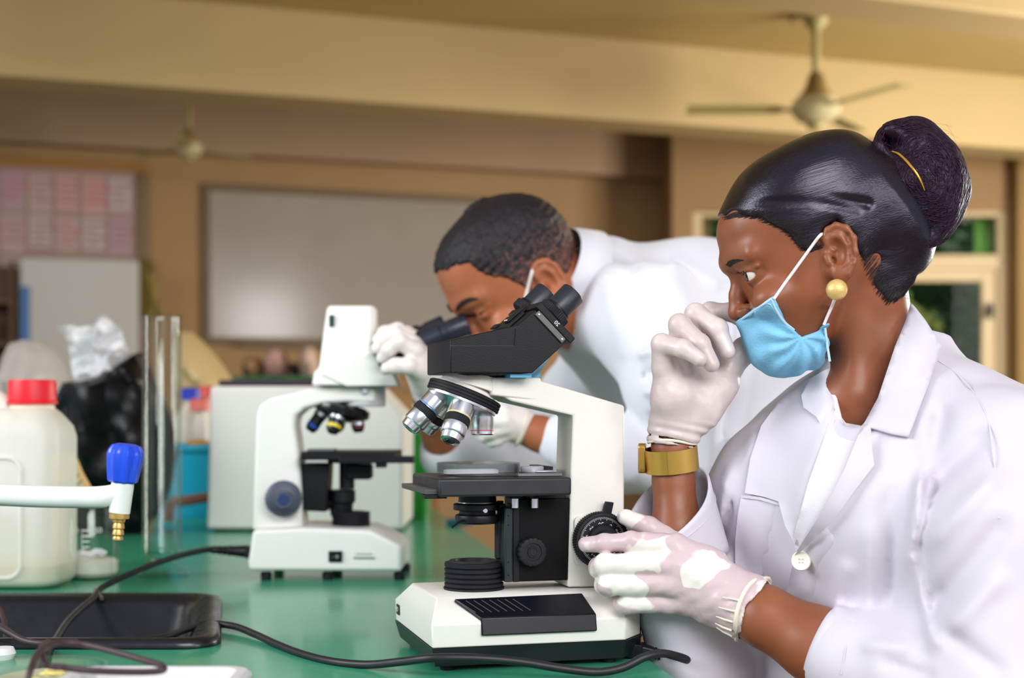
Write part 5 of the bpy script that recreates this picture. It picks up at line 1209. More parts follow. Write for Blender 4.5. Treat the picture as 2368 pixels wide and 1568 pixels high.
MB().tube(gp, [.0008, .0013, .0014, .0014, .0013, .0011, .0006], 8, smooth=4).build('hair_pin', mat('gold', (214, 160, 62), .3, metal=.8), wo)
# wound strands of the bun
BW = P(2118, 428, 1.5); rg = random.Random(21); lk = MB()
for i in range(620):
    al = rg.uniform(.06, 1.0); a0 = rg.uniform(0, 6.28); ln = rg.uniform(.7, 1.9); tl_ = rg.uniform(-.25, .25); pts = []
    for j in range(9):
        a = a0-ln*j/8; la = al+.10*math.sin(j*.5+i)*.6
        d = Vector((-math.cos(a)*math.sin(la*1.55)+tl_*.2, -math.cos(la*1.55), math.sin(a)*math.sin(la*1.55)+.1)); d.normalize()
        h = bvb.ray_cast(BW+d*.2, -d)
        if h[0] is None: continue
        pts.append(h[0]+d*rg.uniform(-.0004, .0006))
    if len(pts) > 4: lk.tube(pts, [.0002]+[rg.uniform(.0003, .0007)]*(len(pts)-2)+[.0002], 4, smooth=3)
lks = lk.build('hair_strands', bun_m, wo, ang=180); lks['kind'] = 'stuff'
# loose hairs
rg = random.Random(12); fly = MB()
for i in range(110):
    a = rg.uniform(-2.2, 1.9); r0 = .046; c = P(2118, 430, 1.5)+Vector((0, rg.uniform(-.03, .03), 0))
    p0 = c+Vector((math.cos(a)*.044, 0, math.sin(a)*.060)); t = Vector((-math.sin(a), rg.uniform(-.4, .4), math.cos(a)))*rg.choice((1, -1)); n_ = Vector((math.cos(a), rg.uniform(-.3, .3), math.sin(a))); L_ = rg.uniform(.010, .034); cu = rg.uniform(-.9, .2)
    fly.tube([p0-n_*.004, p0+t*L_*.4+n_*L_*.10, p0+t*L_*.8+n_*L_*(.12+.15*cu), p0+t*L_*1.1+n_*L_*(.08+.3*cu)], .00008, 3, smooth=3)
for i in range(90):
    x, y = rg.uniform(2076, 2094), rg.uniform(560, 690); p0 = P(x-8, y, 1.5+rg.uniform(-.03, .03)); L_ = rg.uniform(.004, .012)
    fly.tube([p0, p0+Vector((L_, 0, -L_*.2)), p0+Vector((L_*1.2, 0, -L_*.9))], .00012, 3)
fl_ = fly.build('loose_hair', mat('loose_hair', (30, 20, 24), .5), wo, ang=180); fl_['kind'] = 'stuff'
# fine hairs along the hairline, lying on the skin and running back into the hair
bh = MB(); rg = random.Random(33)
path = [(1664, 503), (1700, 495), (1740, 499), (1790, 519), (1826, 543), (1850, 571), (1872, 577)]
path2 = [(1984, 572), (2000, 622), (2024, 670), (2050, 702), (2074, 692)]
for pth_, cnt, dv in ((path, 420, (26, -9)), (path2, 220, (18, -24))):
    for i in range(cnt):
        u = rg.random()*(len(pth_)-1); k_ = min(int(u), len(pth_)-2); t = u-k_; x = pth_[k_][0]*(1-t)+pth_[k_+1][0]*t; y = pth_[k_][1]*(1-t)+pth_[k_+1][1]*t
        x += rg.uniform(-5, 5); y += rg.uniform(-2, 9); L_ = rg.uniform(.6, 1.5); pts = []
        for j in range(5):
            q = (x+dv[0]*L_*j/4, y+dv[1]*L_*j/4+rg.uniform(-1, 1)); h = [surf(bv, q[0], q[1], .0003, 9.0) for bv in (hb, hair_b)]
            h = [p_ for p_ in h if p_.y < 2]
            if h: pts.append(min(h, key=lambda p_: p_.y))
        if len(pts) > 2 and max((pts[a+1]-pts[a]).length for a in range(len(pts)-1)) < .012: bh.tube(pts, [.00005]+[.00022]*(len(pts)-1), 3)
b_h = bh.build('hairline_hairs', MATS['loose_hair'], wo, ang=180); b_h['kind'] = 'stuff'
# ear ring
oe = MB().sphere(P(1935, 670, 1.405), .0105, 22).build('earring', mat('earring_gold', (226, 190, 118), .38, metal=.35, bump=.25, bs=600), wo)
# mask
ms = SDF((-.02, -.085, -.135), (.125, .085, .02), .0013)
fnm, _ = loft_fn(U_, Fr_, Bk_, Hw_, Cx_, off=.0055); ms.op(fnm, (-.11, -.08, -.106), (.1, .08, .02))
for sd in (1, -1): ms.ell((.060, sd*.044, -.020), (.0255, .0235, .0215), k=.014)
ms.ell((.060, 0, -.060), (.0330, .045, .036), k=.014)
ms.ell((.040, .0, -.082), (.040, .050, .022), k=.014)
ms.ell((.070, 0, -.034), (.025, .034, .014), k=.01)
mp_ = [FU(1690, 742), FU(1709, 738, 1.49), FU(1745, 713, 1.465), FU(1788, 684, 1.437), FU(1800, 712, 1.435), FU(1818, 738, 1.433), FU(1840, 757, 1.433), FU(1861, 778, 1.434), FU(1886, 765, 1.436), FU(1918, 750, 1.44), FU(1922, 790, 1.44), FU(1931, 844, 1.445), FU(1890, 855, 1.45), FU(1850, 866, 1.46), FU(1812, 880), FU(1740, 900), FU(1680, 800)]
ms.op(lambda x, y, z: poly_sd(mp_, x, z), (-.2, -.2, -.2), (.2, .2, .2), k=.0025, mode='i')
V0, V1 = np.array(WL(1861, 778, 1.43)), np.array(WL(1760, 830, 1.46))
def pleat(x, y, z):
    # pleats fan out from the pinched upper edge
    dx, dz = x-V0[0], z-V0[2]; a = np.arctan2(dz, dx); r = np.hypot(dx, dz)
    return .0017*np.sin(a*10+.9*np.sin(r*130)+1.2*noise3(x, y, z, 50, 6))*np.exp(-((r-.028)/.020)**2)+.0008*noise3(x, y, z, 150, 4)
ms.disp(pleat)
mask_m = mat('mask_blue', (124, 186, 220), .8, bump=.35, bs=420, var=.08, vs=60, sss=.1, sssr=(.6, .8, 1))
mk = ms.build('mask', mask_m, wo); in_head(mk)
bm_k = bvh_local(mk)
edge_m = mat('mask_edge', (176, 212, 232), .8)
def edge(pts, nm='mask_binding', r=.0013, m=edge_m):
    return MB().tube([surf(bm_k, x, y, .0002, 1.45) for x, y in pts], r, 6, smooth=4).build(nm, m, mk) if 0 else MB().tube([HM_.inverted() @ surf(bm_k, x, y, .0002, 1.45) for x, y in pts], r, 6, smooth=4).build(nm, m, mk)
edge([(1716, 738), (1740, 722), (1764, 705), (1785, 690)]); edge([(1784, 692), (1796, 718), (1813, 744), (1836, 763)]); edge([(1908, 758), (1912, 790), (1919, 836)]); edge([(1746, 722), (1776, 702), (1796, 726)], r=.0006)
strap = mat('ear_loop', (232, 222, 224), .7)
bvw = hb
def sf(px, py, off): return surf(bvw, px, py, off, 1.43)
MB().tube([sf(1789, 692, .007), sf(1815, 655, .004), sf(1842, 618, .003), sf(1868, 582, .003), sf(1884, 560, .004), P(1896, 545, 1.424), P(1908, 536, 1.44)], .0016, 8, smooth=4).build('ear_loop', strap, wo)
MB().tube([sf(1905, 752, .006), sf(1914, 730, .003), sf(1924, 708, .003), P(1931, 690, 1.424), P(1944, 660, 1.432)], .0016, 8, smooth=4).build('ear_loop', strap, wo)
# ---------------------------------------------------------------- woman: arms, coat, hands
w3 = lambda px, py, Y: tuple(P(px, py, Y))
def forearm(name, segs, m, parent, vs=.0022, elb=None):
    pts = [p for s_ in segs for p in s_[0]]; A = np.array(pts); lo = A.min(0)-.07; hi = A.max(0)+.07
    s = SDF(lo, hi, vs)
    for pp, rr_ in segs: s.chain(pp, rr_, k=.01)
    return s.build(name, m, parent)
fa = forearm('forearm', [([w3(1716, 1400, 1.424), w3(1765, 1424, 1.413), w3(1890, 1492, 1.39), w3(1960, 1530, 1.375), w3(2080, 1590, 1.345), w3(2260, 1650, 1.30)], [.0255, .0295, .0365, .039, .041, .043])], skin_w, wo)
fb = forearm('forearm', [([w3(1553, 985, 1.525), w3(1554, 1040, 1.521), w3(1557, 1110, 1.521), w3(1566, 1230, 1.514), w3(1585, 1380, 1.514)], [.0205, .0203, .0208, .027, .031])], skin_w, wo)
# coat body
SX, SY = np.array([.52, -.85]), np.array([-.85, -.52])
SX = SX/np.hypot(*SX); SY = SY/np.hypot(*SY)
tz = [.60, .72, .86, .94, 1.02, 1.08, 1.13, 1.17, 1.20, 1.225, 1.245]
thw = [.20, .195, .172, .166, .174, .180, .176, .146, .088, .052, .04]
thd = [.16, .155, .128, .122, .132, .138, .126, .104, .082, .066, .05]
tcx = [2010, 2010, 2015, 2020, 2030, 2040, 2052, 2064, 2076, 2086, 2090]
TY = 1.535
cs = SDF((.10, 1.10, .60), (.78, 1.86, 1.27), .0042)
zz_ = np.linspace(tz[0], tz[-1], 300)
def sm(a): 
    v = np.interp(zz_, tz, a); k = np.ones(21)/21; return np.convolve(np.pad(v, 10, 'edge'), k, 'valid')
hwv, hdv, cxv = sm(thw), sm(thd), sm([(c-CX0)/FPX*TY for c in tcx])
def torso(x, y, z):
    zr = z.ravel(); g = lambda a: np.interp(zr, zz_, a).reshape(z.shape)
    X = x-g(cxv); Y = y-TY; u = X*SX[0]+Y*SX[1]; v = X*SY[0]+Y*SY[1]; a, b = g(hwv), g(hdv)
    r = (np.abs(u/a)**2.3+np.abs(v/b)**2.3)**(1/2.3); d = (r-1)*np.minimum(a, b)
    return np.maximum(d, z-tz[-1]).astype(np.float32)
cs.op(torso, (.1, 1.1, .6), (.78, 1.9, 1.25))
ctr = np.array([(2040-CX0)/FPX*TY, TY])
def tp(u, v, z): q = ctr+SX*u+SY*v; return (q[0], q[1], z)
for u in (.075, -.075): cs.ell(tp(u, .085, 1.06), (.075, .075, .07), k=.05)
nS, nE, nC = w3(2322, 1078, 1.385), w3(2330, 1640, 1.27), w3(1905, 1492, 1.385)
cs.chain([nS, w3(2318, 1250, 1.32), nE], [.068, .066, .062], k=.03)
cs.cone(tp(.055, -.01, 1.156), nS, .045, .060, k=.05)
cs.cone(tp(.09, -.02, 1.150), w3(2330, 1040, 1.42), .046, .052, k=.04)
cs.chain([nE, w3(2120, 1575, 1.335), w3(1965, 1525, 1.373)], [.060, .054, .047], k=.012)
fS, fE = w3(1845, 1060, 1.655), w3(1618, 1545, 1.52)
cs.cone(tp(-.055, -.01, 1.165), fS, .044, .053, k=.05)
cs.chain([fS, w3(1715, 1230, 1.59), fE], [.055, .056, .054], k=.02)
cs.chain([fE, w3(1588, 1395, 1.515), w3(1574, 1335, 1.513)], [.054, .052, .048], k=.012)
# far cuff flares to a slanted mouth
def plane_cut(s, c, n, lo, hi, k=.0):
    c = np.array(c); n = np.array(n, float); n /= np.linalg.norm(n)
    s.op(lambda x, y, z: -((x-c[0])*n[0]+(y-c[1])*n[1]+(z-c[2])*n[2]), lo, hi, k, 's')
def foldsW(x, y, z):
    # drawn folds: across the bend of the arms and hanging from chest and shoulder
    px = CX0+FPX*x/y; py = HY-(z-CZ)*FPX/y
    d = .0032*noise3(x*1.1+z*.4, y*1.1, z*.35, 46, 21)+.0014*noise3(x, y, z*.6, 95, 22)
    def ridge(p, q, wd, amp):
        ax, ay = p; bx, by = q; L_ = math.hypot(bx-ax, by-ay); t = ((px-ax)*(bx-ax)+(py-ay)*(by-ay))/L_**2; e = ((px-ax)*(by-ay)-(py-ay)*(bx-ax))/L_
        return amp*np.exp(-(e/wd)**2)*np.clip(np.minimum(t, 1-t)*5+.4, 0, 1)*((t > -.1) & (t < 1.1))
    near = (y < 1.52)
    for p, q, wd, amp in (((2150, 980), (2090, 1330), 20, .009), ((2185, 940), (2120, 1100), 22, -.010), ((2285, 1000), (2130, 1140), 26, -.009), ((2310, 1090), (2150, 1260), 24, .008), ((2330, 1200), (2165, 1400), 28, -.010), ((2320, 1330), (2150, 1500), 26, .009),
                          ((2130, 1090), (2108, 1260), 12, .011), ((2108, 1270), (2150, 1480), 14, .008), ((2170, 1450), (2320, 1560), 22, -.008), ((2010, 1210), (2010, 1420), 22, .006), ((2050, 1130), (2065, 1400), 18, -.007), ((1960, 1300), (1930, 1420), 20, .006), ((1990, 1490), (2110, 1500), 16, .006), ((2040, 1530), (2160, 1568), 14, -.006)):
        d = d-np.where(near, ridge(p, q, wd, amp), 0)
    for p, q, wd, amp in (((1745, 1010), (1720, 1230), 14, .008), ((1690, 1080), (1660, 1230), 12, .007), ((1730, 1100), (1640, 1290), 12, -.007), ((1590, 1200), (1640, 1300), 12, .006)):
        d = d-np.where(y > 1.5, ridge(p, q, wd, amp), 0)
    return d
cs.cone(w3(2160, 1300, 1.365), w3(2175, 1470, 1.36), .036, .040, k=.03)
cs.disp(lambda x, y, z: np.clip(foldsW(x, y, z)*.85, -.012, .012))
# neck opening, open in front down to the shirt
nk = [(1900, 700), (2000, 560), (2125, 690), (2076, 800), (2034, 925), (1990, 990), (1952, 985), (1938, 930), (1926, 845)]
def nko(x, y, z): return np.maximum(poly_sd(nk, CX0+FPX*x/y, HY-(z-CZ)*FPX/y)/FPX*1.5, y-1.535)
cs.op(nko, (.28, 1.1, 1.1), (.50, 1.55, 1.27), k=.004, mode='s')
coat = cs.build('lab_coat', coat_m, wo)
cb_ = bvh_of(coat)
# shirt
sh_ = SDF((.22, 1.36, .95), (.52, 1.68, 1.25), .003)
sh_.ell(tp(-.0, .035, 1.09), (.10, .10, .10), k=0); sh_.cone(w3(2025, 905, 1.52), w3(2040, 1060, 1.50), .066, .085, k=.03)
sh_.op(nko, (.22, 1.1, 1.0), (.55, 1.56, 1.27), k=.003, mode='s')
shirt = sh_.build('shirt', mat('tshirt', (222, 216, 222), .9, bump=.2, bs=500), wo)
# garment panels
def roll(poly_edge, wd, amp):
    def f(x, y):
        d = 1e9
        for i in range(len(poly_edge)-1):
            ax, ay = poly_edge[i]; bx, by = poly_edge[i+1]; L2 = (bx-ax)**2+(by-ay)**2; t = max(0, min(1, ((x-ax)*(bx-ax)+(y-ay)*(by-ay))/L2)); d = min(d, math.hypot(x-ax-t*(bx-ax), y-ay-t*(by-ay)))
        return amp*math.exp(-(d/wd)**2)
    return f
both = bvh_of([coat, shirt])
drape('placket', [(1836, 1290), (1850, 1265), (1900, 1200), (1935, 1235), (1905, 1300), (1880, 1390), (1860, 1470), (1852, 1568), (1850, 1600), (1800, 1600), (1805, 1500), (1812, 1400)], both, coat_m, wo, step=12, off=.003, thick=.002, it=6)
drape('lapel', [(1760, 985), (1800, 930), (1862, 880), (1905, 858), (1934, 872), (1945, 900), (1930, 960), (1900, 1050), (1870, 1130), (1838, 1260), (1815, 1215), (1800, 1160), (1770, 1150), (1722, 1140), (1735, 1060)], both, coat_m, wo, step=12, off=.005, thick=.0022, it=8, offfn=roll([(1945, 900), (1900, 1050), (1838, 1260)], 30, .004))
drape('collar', [(1932, 846), (1905, 857), (1868, 878), (1853, 915), (1858, 942), (1888, 964), (1900, 985), (1922, 950), (1940, 900), (1946, 870)], both, coat_m, wo, step=10, off=.011, thick=.0022, it=8)
lapn = [(2014, 990), (1985, 1005), (1955, 1080), (1925, 1140), (1890, 1200), (1850, 1262), (1834, 1292), (1880, 1250), (1930, 1200), (1980, 1130), (2022, 1076), (2017, 1040)]
drape('lapel', lapn, both, coat_m, wo, step=11, off=.010, thick=.0028, it=8, offfn=roll([(1985, 1000), (1955, 1080), (1890, 1200), (1850, 1262)], 34, .006))
coln = [(2106, 699), (2118, 712), (2140, 740), (2172, 790), (2180, 802), (2170, 830), (2150, 880), (2130, 930), (2100, 1009), (2060, 1002), (2014, 988), (1985, 1008), (2000, 975), (2030, 920), (2050, 860), (2070, 800), (2095, 740)]
colY = lambda x, y: 0
bn2 = bvh_of([coat])
drape('shirt_front', [(1934, 940), (1944, 962), (1956, 978), (1990, 984), (2010, 1000), (1985, 1060), (1940, 1140), (1880, 1230), (1840, 1275), (1835, 1240), (1868, 1120), (1896, 1040), (1915, 985)], both, MATS['tshirt'], wo, step=11, off=.002, thick=.0015, it=6)
def hand_panel(name, poly, depthfn, thick, step=11):
    b = resample(poly, step); nb = len(b); P2 = np.array(b); pts = list(b); lo, hi = P2.min(0), P2.max(0); yy = lo[1]
    def inside(x, y):
        c = False; j = nb-1
        for i in range(nb):
            if (b[i][1] > y) != (b[j][1] > y) and x < (b[j][0]-b[i][0])*(y-b[i][1])/(b[j][1]-b[i][1])+b[i][0]: c = not c
            j = i
        return c
    while yy < hi[1]:
        xx = lo[0]
        while xx < hi[0]:
            if inside(xx, yy) and np.min(np.hypot(P2[:, 0]-xx, P2[:, 1]-yy)) > step*.55: pts.append((xx, yy))
            xx += step
        yy += step
    vs, es, fs, *_ = delaunay_2d_cdt([Vector(p) for p in pts], [(i, (i+1) % nb) for i in range(nb)], [], 1, 1e-4)
    v = [P(p.x, p.y, depthfn(p.x, p.y)) for p in vs]
    o = mesh_obj(name, v, [tuple(f) if sum(vs[f[i]].x*vs[f[(i+1) % len(f)]].y-vs[f[(i+1) % len(f)]].x*vs[f[i]].y for i in range(len(f))) < 0 else tuple(f[::-1]) for f in fs], coat_m, wo, ang=60)
    md = o.modifiers.new('s', 'SOLIDIFY'); md.thickness = thick; md.offset = -1; return o
def col_depth(x, y):
    # collar stands round the neck: leans outward from the nape to the shoulder
    t = max(0, min(1, (y-699)/300)); s_ = max(0, min(1, (x-(2106-.33*(y-699)))/110))
    return 1.470-.045*math.sin(min(1, t*1.2)*math.pi/2)-.014*math.sin(s_*math.pi*.8)
def col2(x, y):
    d = Vector(((x-CX0)/FPX, 1, -(y-HY)/FPX)); h = bn2.ray_cast(Vector((0, 0, CZ)), d.normalized()); c = col_depth(x, y)
    return min(c, h[0].y-.007) if h[0] is not None and h[0].y < 1.56 else c
hand_panel('collar', coln, col2, .0026)
drape('pocket', [(1714, 1146), (1760, 1152), (1804, 1166), (1792, 1220), (1770, 1290), (1763, 1330), (1700, 1326), (1700, 1250), (1706, 1190)], both, coat_m, wo, step=11, off=.002, thick=.002, it=6)
drape('pocket_hem', [(1714, 1144), (1760, 1150), (1805, 1164), (1803, 1170), (1760, 1157), (1714, 1151)], both, coat_m, wo, step=5, off=.0045, thick=.001, it=3)
bt_ = surf(both, 1853, 1297, .013)
b_ = MB().lathe([(0, .0012), (.0035, .0012), (.0062, .0022), (.0092, .0024), (.0100, .0010), (.0095, -.001), (0, -.001)], TR(bt_, (-.45, -.88, .05)), 32, closed=False).build('button', mat('button_ivory', (232, 226, 214), .35), wo)
bM = TR(bt_, (-.45, -.88, .05))
for a, b in ((-1, -1), (1, -1), (1, 1), (-1, 1)): MB().lathe([(.0008, .0012), (.0008, .0016), (0, .0016)], bM @ Matrix.Translation((a*.0016, b*.0016, .0002)), 8, closed=False).build('thread_hole', mat('thread', (190, 184, 178), .8) if a == -1 and b == -1 else MATS['thread'], b_)
def seam(pts, off=.0006, r=.0007, bv=None):
    return MB().tube([surf(bv or both, x, y, off) for x, y in pts], r, 5, smooth=4).build('seam', mat('seam_white', (206, 202, 212), .9) if 'seam_white' not in MATS else MATS['seam_white'], wo)
seam([(2170, 835), (2210, 862), (2250, 905), (2272, 940), (2288, 985), (2300, 1080), (2310, 1200)])
seam([(1962, 1436), (1955, 1500), (1945, 1560)])
def cuff_band(nm, c0, c1, r0, r1, up, tilt, sq=1.0, n=56, k=8, th=.003, wob=.02, seed=1):
    # sleeve end: from c0 (inside the sleeve) to the rim at c1; tilt shifts the rim along the arm with direction
    c0, c1 = Vector(c0), Vector(c1); ax = (c1-c0).normalized(); fr_ = frame(ax, up); L_ = (c1-c0).length; v = []; f = []
    for j in range(k+1):
        t = j/k
        for i in range(n):
            a = 2*math.pi*i/n; r = (r0+(r1-r0)*t)*(1+wob*math.sin(2*a+seed+t)+wob*.6*math.sin(5*a+seed*2+2*t)); s_ = L_*t+tilt(a)*t
            v.append(c0+ax*s_+fr_ @ Vector((r*math.cos(a), r*sq*math.sin(a), 0)))
    for j in range(k):
        for i in range(n): f.append((j*n+i, j*n+(i+1) % n, (j+1)*n+(i+1) % n, (j+1)*n+i))
    o = mesh_obj(nm, v, f, coat_m, wo, ang=60); md = o.modifiers.new('s', 'SOLIDIFY'); md.thickness = th; md.offset = -1
    hem = MB(); hem.tube([v[(k-2)*n+i]+(v[(k-2)*n+i]-c0-ax*((v[(k-2)*n+i]-c0).dot(ax))).normalized()*.0004 for i in range(n)]+[v[(k-2)*n]], .0005, 5); hem.build('hem_seam', MATS['seam_white'], o); return o
cuff_band('cuff', P(1580, 1300, 1.512), P(1545, 1168, 1.512), .050, .0500, (1, 0, 0), lambda a: .032*math.cos(a-math.radians(50)), seed=2)
cuff_band('cuff', P(2010, 1548, 1.365), P(1898, 1492, 1.388), .0455, .0395, (0, 0, 1), lambda a: .002*math.cos(a), seed=4, wob=.012)
# ---------------------------------------------------------------- gloved hands
def hand(name, palm, fingers, m, parent, vs=.0011, kf=.0035, kp=.010, wr=None):
    A = np.array([p for pp, rr_ in palm+fingers for p in pp]); s = SDF(A.min(0)-.04, A.max(0)+.04, vs)
    for pp, rr_ in palm: s.chain(pp, rr_, k=kp)
    for pp, rr_ in fingers:
        t = SDF.__new__(SDF); t.lo, t.vs, t.n = s.lo, s.vs, s.n; t.f = np.full(s.n, 9.0, np.float32)
        t.chain(pp, rr_, k=.004)
        for q, r_ in list(zip(pp, rr_))[1:-1]: t.ell(q, (r_*1.06,)*3, k=.002)
        f, d = s.f, t.f; s.f = np.minimum(f, d)-np.maximum(kf-np.abs(f-d), 0)**2/(4*kf)
    return s
W = w3
nh_palm = [([W(1562, 1264, 1.446), W(1640, 1310, 1.438), W(1722, 1388, 1.425)], [.0135, .0175, .0235]), ([W(1556, 1308, 1.438), W(1640, 1345, 1.432), W(1722, 1396, 1.424)], [.0135, .0175, .0240]), ([W(1560, 1352, 1.438), W(1640, 1378, 1.436), W(1722, 1402, 1.424)], [.0130, .0170, .0240]), ([W(1580, 1394, 1.443), W(1650, 1408, 1.440), W(1722, 1405, 1.426)], [.0118, .0155, .0235]),
           ([W(1600, 1290, 1.47), W(1690, 1362, 1.455)], [.014, .020])]
nh_f = [([W(1560, 1262, 1.446), W(1462, 1254, 1.450), W(1398, 1256, 1.462), W(1354, 1259, 1.470)], [.0130, .0103, .0094, .0080]),
        ([W(1556, 1306, 1.438), W(1400, 1306, 1.448), W(1384, 1312, 1.476), W(1400, 1314, 1.492)], [.0130, .0112, .0096, .0085]),
        ([W(1560, 1350, 1.438), W(1408, 1352, 1.446), W(1398, 1353, 1.474), W(1420, 1348, 1.492)], [.0128, .0110, .0094, .0084]),
        ([W(1580, 1394, 1.443), W(1446, 1398, 1.450), W(1438, 1398, 1.474), W(1458, 1392, 1.490)], [.0116, .0096, .0084, .0075]),
        ([W(1690, 1350, 1.460), W(1588, 1262, 1.487), W(1502, 1220, 1.500), W(1445, 1196, 1.498)], [.0170, .0126, .0106, .0084])]
hs1 = hand('glove', nh_palm, nh_f, glove_n, wo)
hs1.cone(W(1690, 1386, 1.428), W(1730, 1404, 1.422), .0285, .0330, k=.012); hs1.cone(W(1752, 1415, 1.417), W(1790, 1434, 1.41), .0315, .0340, k=.002, mode='s')
hs1.disp(lambda x, y, z: .0005*noise3(x, y, z, 150, 13)+.0004*noise3(x, y, z, 330, 14))
g1 = hs1.build('glove', glove_n, wo)
ax1 = (P(1760, 1420, 1.414)-P(1700, 1390, 1.427)).normalized()
def rim(c, ax, r, m, parent, th=.0022, sq=1.0, wob=.08, seed=1):
    fr_ = frame(ax); rg = random.Random(seed); pts = []
    for i in range(41):
        a = 2*math.pi*i/40; rr_ = r*(1+wob*math.sin(3*a+seed)*.5+wob*.4*math.sin(5*a)); pts.append(Vector(c)+fr_ @ Vector((rr_*math.cos(a), rr_*math.sin(a)*sq, .003*math.sin(2*a+seed))))
    return MB().tube(pts, th, 8).build('rolled_rim', m, parent)
rim(P(1733, 1405, 1.4215), ax1, .0338, rimm, g1, .0021)
for a in range(7):
    fr_ = frame(ax1); an = 2.2+a*.35; c = P(1731, 1404, 1.4215); q = c+fr_ @ Vector((.0338*math.cos(an), .0338*math.sin(an), 0)); q2 = P(1690, 1388, 1.426)+fr_ @ Vector((.0312*math.cos(an+.1), .0312*math.sin(an+.1), 0))
    MB().tube([q, (q+q2)/2+(q-c)*.02, q2], [.0013, .0010, .0004], 6).build('wrinkle', rimm, g1)
# far hand
fh_palm = [([W(1536, 850, 1.497), W(1548, 920, 1.505), W(1553, 985, 1.520)], [.0125, .0185, .0215]), ([W(1568, 830, 1.508), W(1575, 915, 1.512), W(1556, 990, 1.522)], [.0125, .0180, .0215]), ([W(1606, 818, 1.520), W(1605, 915, 1.520), W(1560, 990, 1.525)], [.0125, .0185, .0210]), ([W(1645, 815, 1.533), W(1640, 900, 1.527), W(1565, 985, 1.525)], [.0120, .0190, .0200]),
           ([W(1672, 890, 1.525), W(1620, 945, 1.520), W(1570, 1000, 1.522)], [.0175, .0215, .0200])]
fh_f = [([W(1532, 850, 1.495), W(1530, 796, 1.485), W(1580, 806, 1.468), W(1618, 830, 1.462)], [.0118, .0102, .0092, .0078]),
        ([W(1568, 830, 1.508), W(1572, 752, 1.498), W(1618, 796, 1.482), W(1645, 842, 1.478)], [.0122, .0112, .0102, .0085]),
        ([W(1606, 818, 1.520), W(1610, 728, 1.515), W(1660, 760, 1.498), W(1682, 812, 1.492)], [.0122, .0114, .0102, .0085]),
        ([W(1645, 815, 1.533), W(1642, 722, 1.545), W(1690, 722, 1.540), W(1728, 748, 1.535)], [.0120, .0105, .0096, .0082]),
        ([W(1660, 900, 1.525), W(1684, 850, 1.530), W(1722, 810, 1.533), W(1768, 782, 1.535)], [.0180, .0150, .0138, .0115])]
hs2 = hand('glove', fh_palm, fh_f, glove_f, wo)
hs2.cone(W(1554, 985, 1.522), W(1553, 1016, 1.522), .0240, .0262, k=.008); hs2.cone(W(1553, 1004, 1.522), W(1553, 1050, 1.522), .0235, .0265, k=.002, mode='s')
hs2.disp(lambda x, y, z: .0004*noise3(x, y, z, 150, 15)+.0007*np.sin(z*620+x*140)*np.clip((1.152-z)/.012, 0, 1))
g2 = hs2.build('glove', glove_f, wo)
rim(P(1553, 1018, 1.522), Vector((0, .1, -1)), .0252, rimm, g2, .0016, wob=.04)
# finger seal crease lines at joints
# watch
wt2 = thing('wrist_watch', None, None); wt2.parent = wo; wt2['label'] = 'gold mesh band watch'
goldm = mat('watch_gold', (200, 158, 74), .36, metal=.85, bump=.15, bs=2600)
WC = P(1551, 1062, 1.520); wax = Vector((.10, .12, -1)).normalized(); WMx = TR(WC, wax, (1, 0, 0))
def ov(r, s_): return Matrix.Diagonal((r, r*s_, 1, 1))
def oval(prof, M, n=56, sq=.95):
    mb = MB(); mb.lathe(prof, M @ Matrix.Diagonal((1, sq, 1, 1)), n, closed=False); return mb
oval([(.0268, -.0125), (.0282, -.0125), (.0282, .0125), (.0268, .0125), (.0268, -.0125)], WMx).build('band', goldm, wt2)
mb = MB(); mb.lathe([(.0283, -.0126), (.0294, -.0122), (.0294, .0122), (.0283, .0126)], WMx @ Matrix.Diagonal((1, .95, 1, 1)), 120, closed=False)
keep = [f for f in mb.f if -1.62 < math.atan2((frame(wax, (1, 0, 0)).transposed() @ (mb.v[f[0]]-WC)).y, (frame(wax, (1, 0, 0)).transposed() @ (mb.v[f[0]]-WC)).x) < 3.2]
fl2 = mb; fl2.f = [f for f in mb.f if (mb.v[f[0]].y < WC.y+.004) and mb.v[f[0]].x > WC.x-.007]; fl2.build('band_end', mat('watch_gold2', (206, 166, 84), .32, metal=.85, bump=.12, bs=2600), wt2)
cse = MB(); Mc = WMx @ Matrix.Translation((-.0275, .006, 0)); cse.prism(rrect(-.0145, -.016, .0145, .016, .005), -.003, .005, TR(WC+Vector((-.0285, .008, .001)), (-1, .15, 0), (0, 1, 0)), ax='z'); cse.build('case', mat('case_gold', (206, 160, 80), .2, metal=.9), wt2, bevel=.0012)

# seat and legs, below the picture
lg = SDF((.02, 1.15, .04), (.62, 1.90, .74), .009)
for sd, dy in ((1, -.10), (-1, .09)):
    hp_ = np.array(tp(.09*sd, .02, .64)); kn_ = hp_+np.array([-.30, -.02-.0*sd, -.02]); lg.chain([hp_, kn_, kn_+np.array([.05, 0, -.40]), kn_+np.array([.06, 0, -.56])], [.085, .062, .05, .042], k=.03)
lg.build('trousers', mat('trousers_dark', (40, 38, 48), .85), wo)
st_ = thing('stool', 'round dark stool under the woman in the white coat', 'stool', (ctr[0]+.03, ctr[1], 0))
MB().lathe([(0, .51), (.15, .51), (.16, .53), (.15, .55), (0, .555)], n=32, closed=False).build('seat', mat('stool_vinyl', (40, 34, 32), .5), st_)
for i in range(4):
    a = math.pi/4+i*math.pi/2; MB().tube([(.10*math.cos(a), .10*math.sin(a), .508), (.18*math.cos(a), .18*math.sin(a), .0)], .012, 10).build('leg', dark_m, st_)
